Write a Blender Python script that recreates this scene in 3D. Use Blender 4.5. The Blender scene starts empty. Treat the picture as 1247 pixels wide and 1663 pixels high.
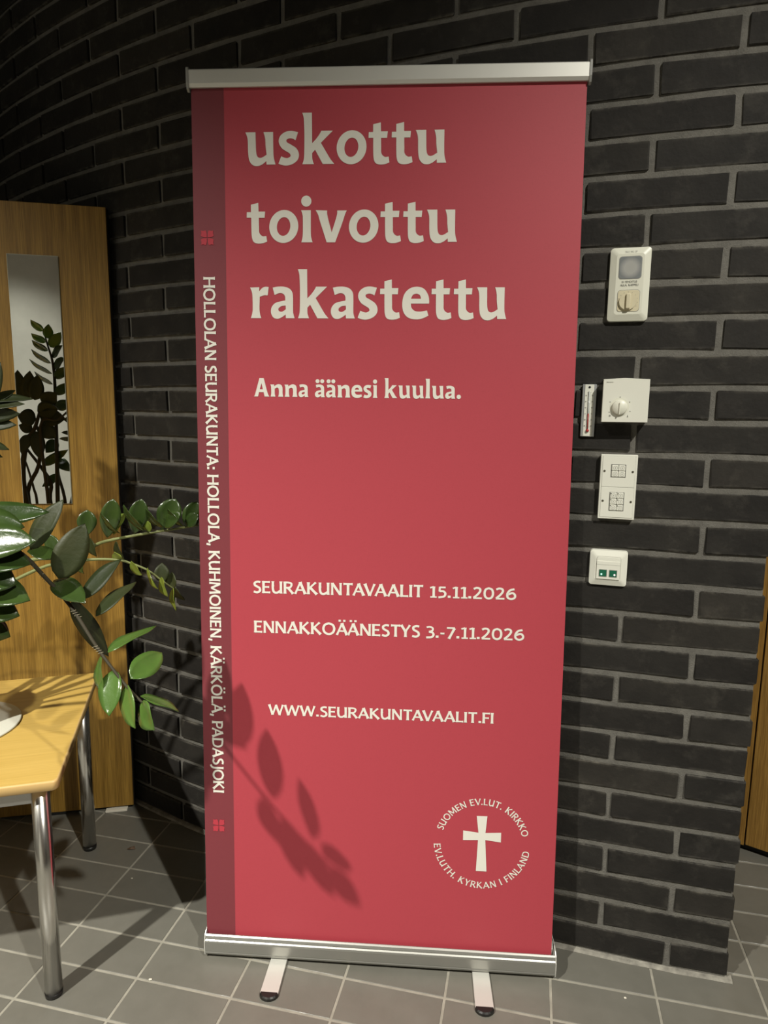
import bpy, bmesh, math, random
from mathutils import Vector, Matrix, geometry
random.seed(7)
C = bpy.context.scene.collection
S = bpy.context.scene
PI = math.pi

# ------------------------------------------------------------------ camera
F_PX, PITCH, ROLL, CAM_H = 1086.06, 0.1502, 0.0126, 1.3724
fw = Vector((0, math.cos(PITCH), -math.sin(PITCH)))
rt0 = Vector((1, 0, 0)); up0 = rt0.cross(fw)
rt = rt0*math.cos(ROLL) + up0*math.sin(ROLL)
up = -rt0*math.sin(ROLL) + up0*math.cos(ROLL)
CAM = Vector((0, 0, CAM_H))
cd = bpy.data.cameras.new('camera'); cam = bpy.data.objects.new('camera', cd); C.objects.link(cam)
cam.matrix_world = Matrix(((rt.x, up.x, -fw.x, CAM.x), (rt.y, up.y, -fw.y, CAM.y), (rt.z, up.z, -fw.z, CAM.z), (0, 0, 0, 1)))
cd.sensor_fit = 'VERTICAL'; cd.sensor_height = 24.0; cd.sensor_width = 24.0; cd.lens = F_PX/1663*24.0
cd.clip_start = 0.02; cd.clip_end = 60
S.camera = cam

def ray(px, py):
    return fw + rt*((px-623.5)/F_PX) - up*((py-831.5)/F_PX)
def at(px, py, Y):                       # the point at depth Y that the photograph shows at (px, py)
    d = ray(px, py); return CAM + d*(Y/d.y)
def project(P):
    d = P-CAM; z = d.dot(fw)
    if z <= 0.05: return (-9999, -9999)
    return (623.5+F_PX*d.dot(rt)/z, 831.5-F_PX*d.dot(up)/z)

# ------------------------------------------------------------------ world, lamps, exposure
w = bpy.data.worlds.new('world'); S.world = w; w.use_nodes = True
w.node_tree.nodes['Background'].inputs[0].default_value = (0.9, 0.92, 1.0, 1)
w.node_tree.nodes['Background'].inputs[1].default_value = 0.006
S.view_settings.view_transform = 'Standard'; S.view_settings.look = 'None'
S.view_settings.gamma = 1.0; S.view_settings.use_curve_mapping = False
S.view_settings.exposure = 0.08

def spot(name, loc, target, power, angle, blend, radius, col=(1.0, 0.968, 0.87)):
    l = bpy.data.lights.new(name, 'SPOT'); l.energy = power; l.spot_size = math.radians(angle); l.spot_blend = blend
    l.shadow_soft_size = radius; l.color = col
    o = bpy.data.objects.new(name, l); C.objects.link(o); o.location = loc
    o.rotation_euler = (Vector(target)-Vector(loc)).to_track_quat('-Z', 'Y').to_euler()
    return o
spot('ceiling_spot_lamp', (-2.06, -0.78, 3.95), (-1.88, 0.22, -0.9), 1080, 94.6, 0.83, 0.045)
spot('ceiling_spot_lamp', (1.6, -1.35, 4.1), (1.009, 0.302, 1.20), 660, 67.0, 0.83, 0.045)
spot('ceiling_spot_lamp', (-1.6, -1.35, 3.25), (-1.55, -2.0, 0.0), 130, 80, 0.9, 0.05)

# ------------------------------------------------------------------ materials
def lin(r, g, b):
    f = lambda c: (c/255/12.92) if c/255 <= .04045 else ((c/255+.055)/1.055)**2.4
    return (f(r), f(g), f(b), 1)
def mat(name, col, rough=.6, metal=0.0, spec=.5):
    m = bpy.data.materials.new(name); m.use_nodes = True
    b = m.node_tree.nodes['Principled BSDF']
    b.inputs['Base Color'].default_value = col if len(col) == 4 else (*col, 1)
    b.inputs['Roughness'].default_value = rough; b.inputs['Metallic'].default_value = metal
    b.inputs['Specular IOR Level'].default_value = spec
    return m
def nd(m, t, **kw):
    n = m.node_tree.nodes.new(t)
    for k, v in kw.items():
        if hasattr(n, k) and not isinstance(getattr(n, k), bpy.types.bpy_prop_collection): setattr(n, k, v)
        else: n.inputs[k].default_value = v
    return n
def lk(m, a, b): m.node_tree.links.new(a, b)
def BS(m): return m.node_tree.nodes['Principled BSDF']
def coords(m, scale=(1, 1, 1), kind='Object', rnd=False):
    tc = nd(m, 'ShaderNodeTexCoord'); mp = nd(m, 'ShaderNodeMapping'); mp.inputs['Scale'].default_value = scale
    lk(m, tc.outputs[kind], mp.inputs['Vector'])
    if rnd:
        oi = nd(m, 'ShaderNodeObjectInfo'); ml = nd(m, 'ShaderNodeMath', operation='MULTIPLY'); ml.inputs[1].default_value = 37.0
        lk(m, oi.outputs['Random'], ml.inputs[0]); lk(m, ml.outputs[0], mp.inputs['Location'])
    return mp.outputs[0]
def noise(m, vec, scale, detail=4, rough=.55):
    n = nd(m, 'ShaderNodeTexNoise'); n.inputs['Scale'].default_value = scale; n.inputs['Detail'].default_value = detail
    n.inputs['Roughness'].default_value = rough; lk(m, vec, n.inputs['Vector']); return n.outputs[0]
def ramp(m, fac, stops):
    r = nd(m, 'ShaderNodeValToRGB'); lk(m, fac, r.inputs[0]); e = r.color_ramp.elements
    while len(e) < len(stops): e.new(.5)
    for i, (p, c) in enumerate(stops): e[i].position = p; e[i].color = c if len(c) == 4 else (*c, 1)
    return r.outputs[0]
def bump(m, h, strength=.3, dist=.002):
    b = nd(m, 'ShaderNodeBump'); b.inputs['Strength'].default_value = strength; b.inputs['Distance'].default_value = dist
    lk(m, h, b.inputs['Height']); lk(m, b.outputs[0], BS(m).inputs['Normal'])
def mix(m, fac, a, b, mode='MIX'):
    x = nd(m, 'ShaderNodeMix'); x.data_type = 'RGBA'; x.blend_type = mode
    if isinstance(fac, float): x.inputs[0].default_value = fac
    else: lk(m, fac, x.inputs[0])
    for i, v in ((6, a), (7, b)):
        if isinstance(v, tuple): x.inputs[i].default_value = v
        else: lk(m, v, x.inputs[i])
    return x.outputs[2]

M = {}
# dark engineering brick, each one a little different, with pale dusty lime smears
def brick_material(key, single):
    m = M[key] = mat(key, (.03, .028, .026, 1), .78, spec=.3)
    v = coords(m, rnd=single)
    base = ramp(m, noise(m, v, 9, 5), [(.3, (.0135, .0122, .0108)), (.7, (.0275, .025, .0215))])
    dust = ramp(m, noise(m, v, 16, 6, .7), [(.54, (0, 0, 0)), (.80, (1, 1, 1))])
    dm = nd(m, 'ShaderNodeMath', operation='MULTIPLY'); dm.inputs[1].default_value = .7; lk(m, dust, dm.inputs[0])
    c1 = mix(m, dm.outputs[0], base, (.062, .057, .048, 1))
    # thin lime line left along the long edges of the bricks
    tc_ = nd(m, 'ShaderNodeTexCoord'); sx_ = nd(m, 'ShaderNodeSeparateXYZ'); lk(m, tc_.outputs['Object'], sx_.inputs[0])
    ab_ = nd(m, 'ShaderNodeMath', operation='ABSOLUTE'); lk(m, sx_.outputs[2], ab_.inputs[0])
    ed_ = ramp(m, ab_.outputs[0], [(.0262, (0, 0, 0)), (.0300, (1, 1, 1))])
    nz_ = ramp(m, noise(m, v, 22, 5, .7), [(.44, (0, 0, 0)), (.62, (.85,)*3)])
    em_ = nd(m, 'ShaderNodeMath', operation='MULTIPLY'); lk(m, ed_, em_.inputs[0]); lk(m, nz_, em_.inputs[1])
    if single: c1 = mix(m, em_.outputs[0], c1, (.12, .112, .095, 1))
    oi = nd(m, 'ShaderNodeObjectInfo')
    tone = ramp(m, oi.outputs['Random'], [(0, (.78, .76, .76)), (.5, (1, 1, 1)), (1, (1.2, 1.17, 1.12))])
    lk(m, mix(m, 1.0, c1, tone, 'MULTIPLY'), BS(m).inputs['Base Color'])
    bump(m, noise(m, v, 90, 5), .55, .002)
brick_material('brick', True); brick_material('brick_joined', False)
# mortar
m = M['mortar'] = mat('mortar', (.12, .115, .105, 1), .95, spec=.2)
v = coords(m)
lk(m, ramp(m, noise(m, v, 30, 6, .7), [(.25, (.115, .109, .097)), (.75, (.205, .196, .174))]), BS(m).inputs['Base Color'])
bump(m, noise(m, v, 260, 5, .7), .7, .003)
m = M['pale_grout'] = mat('pale_grout', (.3, .285, .25, 1), .9)
v = coords(m); lk(m, ramp(m, noise(m, v, 40, 5), [(.3, (.16, .15, .13)), (.7, (.36, .34, .29))]), BS(m).inputs['Base Color'])
bump(m, noise(m, v, 150, 5), .6, .002)
# floor tile and grout
m = M['tile'] = mat('tile', (.16, .15, .13, 1), .38)
v = coords(m, rnd=True)
t0 = ramp(m, noise(m, v, 14, 6, .65), [(.3, (.138, .133, .113)), (.7, (.160, .154, .132))])
oi = nd(m, 'ShaderNodeObjectInfo')
tone = ramp(m, oi.outputs['Random'], [(0, (.93, .93, .93)), (1, (1.07, 1.06, 1.05))])
lk(m, mix(m, 1.0, t0, tone, 'MULTIPLY'), BS(m).inputs['Base Color'])
lk(m, ramp(m, noise(m, v, 30, 4), [(.3, (.33,)*3), (.7, (.5,)*3)]), BS(m).inputs['Roughness'])
bump(m, noise(m, v, 300, 3), .12, .0006)
m = M['grout'] = mat('grout', (.30, .28, .24, 1), .9, spec=.2)
v = coords(m); lk(m, ramp(m, noise(m, v, 25, 5), [(.3, (.26, .245, .205)), (.7, (.36, .34, .285))]), BS(m).inputs['Base Color'])
# oak veneer
def oak(name, a, b, scale=1.0, rough=.42):
    m = mat(name, a, rough)
    v = coords(m, (9*scale, 9*scale, .55*scale), rnd=False)
    n1 = noise(m, v, 1.6, 3, .5)
    wv = nd(m, 'ShaderNodeTexWave'); wv.wave_type = 'BANDS'; wv.bands_direction = 'X'
    wv.inputs['Scale'].default_value = .7; wv.inputs['Distortion'].default_value = 13; wv.inputs['Detail'].default_value = 2
    wv.inputs['Detail Scale'].default_value = .6
    lk(m, v, wv.inputs['Vector'])
    fib = noise(m, coords(m, (420*scale, 420*scale, 9*scale)), 1.0, 3, .6)
    c = mix(m, .5, ramp(m, wv.outputs['Fac'], [(.1, a), (.9, b)]), tuple((a[i]+b[i])/2 for i in range(4)))
    c = mix(m, .2, c, ramp(m, n1, [(.35, a), (.65, b)]))
    mid = noise(m, coords(m, (130*scale, 130*scale, 3.2*scale)), 1.0, 4, .6)
    c = mix(m, 1.0, c, ramp(m, mid, [(.36, (.80, .77, .70)), (.58, (1.08, 1.07, 1.05))]), 'MULTIPLY')
    f = ramp(m, fib, [(.38, (.72, .68, .62)), (.6, (1.06, 1.05, 1.04))])
    lk(m, mix(m, 1.0, c, f, 'MULTIPLY'), BS(m).inputs['Base Color'])
    bump(m, fib, .08, .0006)
    return m
M['oak'] = oak('oak', (.24, .135, .022, 1), (.36, .215, .042, 1))
M['oak_door'] = oak('oak_door', (.30, .165, .035, 1), (.40, .23, .055, 1), 1.6)
m = M['oak_edge_shaded'] = mat('oak_edge_shaded', (.018, .013, .008, 1), .6)  # panel's side board: its shade is put into the near-black colour
# beech laminate table top
m = M['beech'] = mat('beech', (.6, .4, .14, 1), .33)
fib = noise(m, coords(m, (5, 160, 160)), 1.0, 4, .6)
c = ramp(m, fib, [(.3, (.50, .325, .075)), (.7, (.59, .40, .11))])
lk(m, c, BS(m).inputs['Base Color'])
M['beech_edge'] = mat('beech_edge', (.6, .40, .16, 1), .35)
M['chrome'] = mat('chrome', (.80, .78, .74, 1), .21, 1.0)
M['steel_rail'] = mat('steel_rail', (.50, .49, .47, 1), .42, .8)
# brushed aluminium
m = M['alu'] = mat('alu', (.36, .357, .33, 1), .38, .7)
bump(m, noise(m, coords(m, (4, 500, 500)), 1.0, 2), .1, .0003)
M['alu_bright'] = mat('alu_bright', (.66, .655, .61, 1), .42, .35)
M['grey_plastic'] = mat('grey_plastic', (.30, .30, .28, 1), .4)
M['black_rubber'] = mat('black_rubber', (.012, .011, .01, 1), .35)
M['black'] = mat('black', (.006, .006, .006, 1), .6)
# banner fabric
def fabric(name, col):
    m = mat(name, col, .55, spec=.35)
    v = coords(m)
    a = noise(m, coords(m, (900, 900, 120)), 1, 1); b = noise(m, coords(m, (120, 900, 900)), 1, 1)
    s = nd(m, 'ShaderNodeMath', operation='ADD'); lk(m, a, s.inputs[0]); lk(m, b, s.inputs[1])
    bump(m, s.outputs[0], .06, .0004)
    lk(m, mix(m, 1.0, col, ramp(m, s.outputs[0], [(.6, (.96,)*3), (1.0, (1.03,)*3)]), 'MULTIPLY'), BS(m).inputs['Base Color'])
    return m
M['banner_red'] = fabric('banner_red', (.43, .054, .073, 1))
M['banner_dark'] = fabric('banner_dark', (.20, .038, .048, 1))
M['banner_white'] = mat('banner_white', (.78, .76, .68, 1), .6, spec=.3)
M['banner_mark'] = mat('banner_mark', (.46, .045, .065, 1), .6, spec=.3)
# devices
M['plastic'] = mat('plastic', (.76, .76, .65, 1), .38)
M['plastic_white'] = mat('plastic_white', (.80, .80, .71, 1), .35)
M['plastic_cream'] = mat('plastic_cream', (.68, .62, .44, 1), .35)
M['lens_grey'] = mat('lens_grey', (.24, .25, .25, 1), .22)
m = M['lens_grey']; v = coords(m)
gr = nd(m, 'ShaderNodeTexGradient'); gr.gradient_type = 'SPHERICAL'
mp = nd(m, 'ShaderNodeMapping'); mp.inputs['Scale'].default_value = (38, 38, 38); lk(m, v, mp.inputs['Vector']); lk(m, mp.outputs[0], gr.inputs[0])
lk(m, ramp(m, gr.outputs[0], [(0, (.22, .235, .24)), (.35, (.42, .42, .40)), (.8, (.40, .40, .37)), (1, (.28, .28, .27))]), BS(m).inputs['Base Color'])
M['ink'] = mat('ink', (.06, .06, .055, 1), .6)
M['ink_grey'] = mat('ink_grey', (.30, .30, .27, 1), .6)
M['screw'] = mat('screw', (.16, .15, .11, 1), .4, .7)
M['green_lens'] = mat('green_lens', (.012, .13, .07, 1), .2)
M['red'] = mat('red', (.42, .03, .03, 1), .35)
M['glass_tube'] = mat('glass_tube', (.55, .58, .56, 1), .1)
M['aluminium_strip'] = mat('aluminium_strip', (.55, .57, .58, 1), .35, .6)
def glow(name, col, s):
    m = mat(name, col, .4); BS(m).inputs['Emission Color'].default_value = col; BS(m).inputs['Emission Strength'].default_value = s; return m
M['led_green'] = glow('led_green', (.5, 1, .8, 1), 1.0)
M['led_pink'] = glow('led_pink', (1, .8, .82, 1), 1.2)
m = M['mirror'] = mat('mirror', (.86, .88, .84, 1), .0, 1.0)
m = M['glass_edge'] = mat('glass_edge', (.62, .66, .55, 1), .2)
# plant
def leafmat(name, a, b, tr):
    m = mat(name, a, .25, spec=.7)
    v = coords(m, rnd=True)
    c = ramp(m, noise(m, v, 14, 3), [(.3, a), (.75, b)])
    oi = nd(m, 'ShaderNodeObjectInfo')
    c = mix(m, 1.0, c, ramp(m, oi.outputs['Random'], [(0, (.8, .85, .8)), (1, (1.2, 1.12, 1.1))]), 'MULTIPLY')
    lk(m, c, BS(m).inputs['Base Color'])
    bump(m, noise(m, coords(m, (1, 1, 1)), 75, 4), .5, .0016)
    t = nd(m, 'ShaderNodeBsdfTranslucent'); lk(m, mix(m, 1.0, c, (1.3, 1.5, .6, 1), 'MULTIPLY'), t.inputs[0])
    ms = nd(m, 'ShaderNodeMixShader'); ms.inputs[0].default_value = tr
    out = m.node_tree.nodes['Material Output']
    lk(m, BS(m).outputs[0], ms.inputs[1]); lk(m, t.outputs[0], ms.inputs[2]); lk(m, ms.outputs[0], out.inputs[0])
    return m
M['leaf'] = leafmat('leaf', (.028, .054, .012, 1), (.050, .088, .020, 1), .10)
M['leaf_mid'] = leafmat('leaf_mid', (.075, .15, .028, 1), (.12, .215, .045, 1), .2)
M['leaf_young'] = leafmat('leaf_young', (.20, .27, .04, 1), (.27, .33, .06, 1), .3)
M['leaf_under_shaded'] = leafmat('leaf_under_shaded', (.020, .030, .008, 1), (.034, .040, .013, 1), .05)  # undersides and unlit leaves: shade painted in as a darker leaf green
BS(M['leaf_under_shaded']).inputs['Roughness'].default_value = .5; BS(M['leaf_under_shaded']).inputs['Specular IOR Level'].default_value = .35
M['midrib'] = mat('midrib', (.12, .19, .06, 1), .4)
M['stem'] = mat('stem', (.04, .034, .02, 1), .75, spec=.3)
M['stem_green'] = mat('stem_green', (.20, .22, .08, 1), .5)
M['stem_node'] = mat('stem_node', (.34, .30, .2, 1), .7)
M['pot'] = mat('pot', (.55, .53, .47, 1), .35)
M['soil'] = mat('soil', (.02, .014, .01, 1), .95)
M['dish'] = mat('dish', (.62, .62, .54, 1), .3)
M['dry_leaf'] = mat('dry_leaf', (.10, .06, .035, 1), .8)
M['crumb'] = mat('crumb', (.7, .66, .56, 1), .8)
m = M['plaster'] = mat('plaster', (.62, .62, .57, 1), .85, spec=.2)
v = coords(m); lk(m, ramp(m, noise(m, v, 1.8, 6, .65), [(.3, (.52, .52, .48)), (.7, (.66, .66, .61))]), BS(m).inputs['Base Color'])
m = M['plaster_grey'] = mat('plaster_grey', (.3, .29, .27, 1), .85, spec=.2)
v = coords(m); lk(m, ramp(m, noise(m, v, 2.5, 6, .65), [(.3, (.17, .165, .15)), (.7, (.23, .225, .2))]), BS(m).inputs['Base Color'])
M['ceiling'] = mat('ceiling', (.10, .09, .075, 1), .8)

# ------------------------------------------------------------------ mesh helpers
def obj(name, bm, mats, parent=None, smooth=False):
    me = bpy.data.meshes.new(name); bm.normal_update(); bm.to_mesh(me); bm.free()
    for k in (mats if isinstance(mats, (list, tuple)) else [mats]): me.materials.append(M[k])
    if smooth:
        for p in me.polygons: p.use_smooth = True
    o = bpy.data.objects.new(name, me); C.objects.link(o)
    if parent: o.parent = parent
    return o
def thing(name, label, cat, loc=(0, 0, 0), rz=0, group=None):
    o = bpy.data.objects.new(name, None); o.empty_display_size = .05; C.objects.link(o)
    o.location = loc; o.rotation_euler = (0, 0, rz); tag(o, label, cat, group); return o
def tag(o, label, cat, group=None):
    o['label'] = label; o['category'] = cat
    if group: o['group'] = group
def struct(o): o['kind'] = 'structure'; return o
def box(bm, x0, x1, y0, y1, z0, z1, bev=0.0, seg=1, mi=0, mtx=None):
    r = bmesh.ops.create_cube(bm, size=1.0); vs = r['verts']
    for v in vs: v.co = Vector((x0+(v.co.x+.5)*(x1-x0), y0+(v.co.y+.5)*(y1-y0), z0+(v.co.z+.5)*(z1-z0)))
    fs = set(f for v in vs for f in v.link_faces)
    if bev:
        es = set(e for v in vs for e in v.link_edges)
        g = bmesh.ops.bevel(bm, geom=list(es), offset=bev, segments=seg, affect='EDGES', profile=.5)
        fs = set(f for f in g['faces']) | set(f for f in fs if f.is_valid); vs = list(set(v for f in fs for v in f.verts))
    for f in fs: f.material_index = mi
    if mtx: bmesh.ops.transform(bm, matrix=mtx, verts=vs)
    return vs
def rounded_prism(bm, w, h, r, y0, y1, n=5, inset=0.0, mi=0, cx=0, cz=0, close_back=False, inset_r=None):
    """rounded rectangle in XZ, front at y1 (towards -y), front edge inset"""
    def ring(W, H, R, y):
        out = []
        for sx, sz, a0 in ((1, 1, 0), (-1, 1, 90), (-1, -1, 180), (1, -1, 270)):
            for i in range(n+1):
                a = math.radians(a0+90*i/n)
                out.append(bm.verts.new((cx+sx*(W/2-R)+R*math.cos(a), y, cz+sz*(H/2-R)+R*math.sin(a))))
        return out
    a = ring(w, h, r, y0)
    b = ring(w-2*inset, h-2*inset, (max(r-inset, .0005) if inset_r is None else inset_r), y1)
    L = len(a)
    for i in range(L):
        f = bm.faces.new((a[i], b[i], b[(i+1) % L], a[(i+1) % L])); f.material_index = mi
    f = bm.faces.new(b); f.material_index = mi
    if close_back:
        f = bm.faces.new(list(reversed(a))); f.material_index = mi
    return a, b
def cyl(bm, p0, p1, r0, r1=None, n=16, caps=True, mi=0):
    p0, p1 = Vector(p0), Vector(p1); r1 = r0 if r1 is None else r1
    d = (p1-p0).normalized(); x = d.orthogonal().normalized(); y = d.cross(x)
    A = [bm.verts.new(p0+(x*math.cos(2*PI*i/n)+y*math.sin(2*PI*i/n))*r0) for i in range(n)]
    B = [bm.verts.new(p1+(x*math.cos(2*PI*i/n)+y*math.sin(2*PI*i/n))*r1) for i in range(n)]
    for i in range(n):
        f = bm.faces.new((A[i], A[(i+1) % n], B[(i+1) % n], B[i])); f.material_index = mi; f.smooth = True
    if caps:
        bm.faces.new(list(reversed(A))).material_index = mi; bm.faces.new(B).material_index = mi
def tube(bm, pts, radii, n=8):
    pts = [Vector(p) for p in pts]; rings = []; prev = None
    for i, p in enumerate(pts):
        d = (pts[min(i+1, len(pts)-1)]-pts[max(i-1, 0)]).normalized()
        x = d.orthogonal().normalized() if prev is None else (prev-d*prev.dot(d)).normalized()
        prev = x; y = d.cross(x)
        rings.append([bm.verts.new(p+(x*math.cos(2*PI*k/n)+y*math.sin(2*PI*k/n))*radii[i]) for k in range(n)])
    for a, b in zip(rings, rings[1:]):
        for k in range(n):
            f = bm.faces.new((a[k], a[(k+1) % n], b[(k+1) % n], b[k])); f.smooth = True
    bm.faces.new(list(reversed(rings[0]))); bm.faces.new(rings[-1])
def lathe(bm, prof, n=32, mi=0):
    rings = []
    for r, z in prof:
        rings.append([bm.verts.new((r*math.cos(2*PI*k/n), r*math.sin(2*PI*k/n), z)) for k in range(n)] if r > 1e-6 else [bm.verts.new((0, 0, z))])
    for a, b in zip(rings, rings[1:]):
        for k in range(n):
            k2 = (k+1) % n
            if len(a) == 1 and len(b) == 1: continue
            if len(a) == 1: f = bm.faces.new((a[0], b[k2], b[k]))
            elif len(b) == 1: f = bm.faces.new((a[k], a[k2], b[0]))
            else: f = bm.faces.new((a[k], a[k2], b[k2], b[k]))
            f.smooth = True; f.material_index = mi
def crom(pts, closed, sub=6):
    """pts: (x, y, smooth). Catmull-Rom through smooth points, breaks at corners"""
    n = len(pts); out = []
    for i in range(n if closed else n-1):
        p1, p2 = pts[i], pts[(i+1) % n]
        out.append((p1[0], p1[1]))
        if not (p1[2] or p2[2]): continue
        p0 = pts[(i-1) % n] if (p1[2] and (closed or i > 0)) else p1
        p3 = pts[(i+2) % n] if (p2[2] and (closed or i+2 < n)) else p2
        for k in range(1, sub):
            t = k/sub; q = []
            for c in (0, 1):
                m1 = (p2[c]-p0[c])/2 if p0 is not p1 else (p2[c]-p1[c])*.8
                m2 = (p3[c]-p1[c])/2 if p3 is not p2 else (p2[c]-p1[c])*.8
                q.append((2*t**3-3*t**2+1)*p1[c]+(t**3-2*t**2+t)*m1+(-2*t**3+3*t**2)*p2[c]+(t**3-t**2)*m2)
            out.append(tuple(q))
    if not closed: out.append(tuple(pts[-1][:2]))
    return out

# ------------------------------------------------------------------ the curved brick wall
CX0, CY0, CA0, CK1, CK2, CK3, CK4 = .8586, 1.4506, .2139, .2204, -.0173, -.0081, .0048
HB = .1494; PAR = .0374; CH = .075; Z0 = .006
def ang(s):
    if s > 2.9: return ang(2.9)
    return CA0+CK1*s+CK2*s*s+CK3*s**3+CK4*s**4
CUR = {}
_x, _y = CX0, CY0
STEP = .005
NTAB = 900
tab = []
_x, _y = CX0, CY0
for i in range(NTAB):
    tab.append((_x, _y)); a = ang((i+.5)*STEP); _x -= math.cos(a)*STEP; _y += math.sin(a)*STEP
def cur(s):
    if s <= 0:
        a = ang(0); return Vector((CX0-math.cos(a)*s, CY0+math.sin(a)*s, 0))
    i = min(int(s/STEP), NTAB-2); f = s/STEP-i
    return Vector((tab[i][0]*(1-f)+tab[i+1][0]*f, tab[i][1]*(1-f)+tab[i+1][1]*f, 0))
def wnorm(s): a = ang(max(s, 0)); return Vector((-math.sin(a), -math.cos(a), 0))      # towards the room
NC = 58; WH = Z0+NC*CH
ROOMX0, ROOMX1, ROOMY0, ROOMY1 = -2.75, 2.35, -2.3, 3.9
SE = 3.9                                           # wall length
bm = bmesh.new()
ns = 60; rec = .0065; thick = .262
fr, bk = [], []
for i in range(ns+1):
    s = .0085+(SE-.0085)*i/ns; rec = .0042+.0022*s; p = cur(s)-wnorm(s)*rec; q = cur(s)-wnorm(s)*thick
    fr.append((bm.verts.new((p.x, p.y, -.01)), bm.verts.new((p.x, p.y, WH)))); bk.append((bm.verts.new((q.x, q.y, -.01)), bm.verts.new((q.x, q.y, WH))))
for i in range(ns):
    bm.faces.new((fr[i+1][0], fr[i][0], fr[i][1], fr[i+1][1])); bm.faces.new((bk[i][0], bk[i+1][0], bk[i+1][1], bk[i][1]))
    bm.faces.new((fr[i][1], bk[i][1], bk[i+1][1], fr[i+1][1]))
for j in (0, ns):
    f = (fr[j][0], bk[j][0], bk[j][1], fr[j][1]); bm.faces.new(f if j == 0 else tuple(reversed(f)))
wall = struct(obj('wall_back', bm, 'mortar'))
# brick meshes (unit length along x, face at y = 0)
def brick_mesh(L, dep, seed):
    rnd = random.Random(seed); b = bmesh.new()
    box(b, -L/2, L/2, 0, dep, -.0301, .0301, .0018, 1)
    for v in b.verts:
        v.co += Vector((rnd.uniform(-.002, .002), rnd.uniform(-.0009, .0009), rnd.uniform(-.0016, .0016)))
    me = bpy.data.meshes.new('brick'); b.normal_update(); b.to_mesh(me); b.free(); me.materials.append(M['brick']); return me
JT = .0145
FULL = [brick_mesh(2*HB-JT, .10, 10+i) for i in range(8)]
HEAD = [brick_mesh((1-PAR)*HB-JT/2-.0045, .262, 30+i) for i in range(5)]
ENDB = [brick_mesh((2+PAR)*HB-JT/2-.0090, .13, 40+i) for i in range(5)]
cands = []
for k in range(NC):
    mm = 0.0; first = True
    z = Z0+(k+.5)*CH
    while mm*HB < SE-.15:
        if first:
            m2 = 1-PAR if k % 2 == 0 else 2+PAR
            s1, s2 = (.0045 if k % 2 == 0 else .0090), m2*HB-JT/2
            kind = 'h' if k % 2 == 0 else 'e'
        else:
            m2 = mm+2; s1, s2 = mm*HB+JT/2, m2*HB-JT/2; kind = 'f'
        p, q = cur(s1), cur(s2); c = (p+q)/2
        d = (p-q).normalized()
        # nearest distance and whether the photograph sees it
        pr = [project(Vector((a.x, a.y, z+dz))) for a in (p, q) for dz in (-.03, .03)]
        xs = [a[0] for a in pr]; ys = [a[1] for a in pr]
        inn = max(xs) > 0 and min(xs) < 1247 and max(ys) > 0 and min(ys) < 1663
        def hid(x, y):
            if 312+(y-130)*.02 < x < 952-(y-130)*.04 and 135 < y < 1540: return True
            if x < 172+(y-337)*.047 and y > 332: return True
            return False
        hidden = all(hid(*a) for a in pr)
        size = (max(xs)-min(xs))*(max(ys)-min(ys))
        cands.append((0 if (inn and not hidden) else 1, -size, k, kind, c, math.atan2(d.y, d.x), z))
        mm = m2; first = False
cands.sort(key=lambda t: (t[0], t[1]))
vis = [c for c in cands if c[0] == 0][:295]; rest = [c for c in cands if c not in vis]
def brick_xf(c):
    rnd = random.Random(hash((c[2], round(c[4].x, 3))) & 0xffff)
    mat4 = Matrix.Translation((c[4].x, c[4].y, c[6]+rnd.uniform(-.0008, .0008))) @ Matrix.Rotation(c[5]+rnd.uniform(-.004, .004), 4, 'Z') @ Matrix.Rotation(rnd.uniform(-.004, .004), 4, 'Y') @ Matrix.Translation((0, rnd.uniform(-.0012, .0012), 0))
    me = rnd.choice({'f': FULL, 'h': HEAD, 'e': ENDB}[c[3]])
    return mat4, me
for c in vis:
    mx, me = brick_xf(c)
    o = bpy.data.objects.new('brick', me); C.objects.link(o); o.parent = wall; o.matrix_world = mx
bm = bmesh.new()
for c in rest:
    mx, me = brick_xf(c)
    t = me.copy(); t.transform(mx); bm.from_mesh(t); bpy.data.meshes.remove(t)
for f in bm.faces: f.material_index = 0
o = obj('brick_courses', bm, 'brick_joined', wall); o['kind'] = 'stuff'
# grout bead at the foot of the wall
bm = bmesh.new(); prev = None
for i in range(61):
    s = -.008+(SE-.3)*i/60; c = cur(s); n = wnorm(s); wob = random.uniform(-.0015, .0015)
    a = c+n*(.008+wob); b = c-n*.012
    r = [bm.verts.new((a.x, a.y, .0005)), bm.verts.new((a.x-n.x*.004, a.y-n.y*.004, .005)), bm.verts.new((b.x, b.y, .008)), bm.verts.new((b.x, b.y, .0005))]
    if prev:
        for k in range(3): bm.faces.new((prev[k], r[k], r[k+1], prev[k+1]))
    prev = r
obj('grout_bead', bm, 'pale_grout', wall)

# ------------------------------------------------------------------ floor of rectangular tiles
FTX, FTY, FTA, FTS, FTR = -.9678, 1.9979, -.2164, .2458, .4735
fu = Vector((math.cos(FTA), math.sin(FTA), 0)); fv = Vector((math.sin(FTA), -math.cos(FTA), 0))
bm = bmesh.new(); box(bm, ROOMX0, ROOMX1, ROOMY0, ROOMY1, -.05, -.0012)
floor = struct(obj('floor', bm, 'grout'))
GW = .0062
def tile_mesh(i):
    rnd = random.Random(i); b = bmesh.new()
    box(b, -FTS/2+GW/2, FTS/2-GW/2, -FTS*FTR/2+GW/2, FTS*FTR/2-GW/2, -.008, 0, .0008, 1)
    for v in b.verts: v.co.z += rnd.uniform(-.00015, .00015)
    me = bpy.data.meshes.new('tile'); b.normal_update(); b.to_mesh(me); b.free(); me.materials.append(M['tile']); return me
TM = [tile_mesh(i) for i in range(4)]
tc = []
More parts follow.
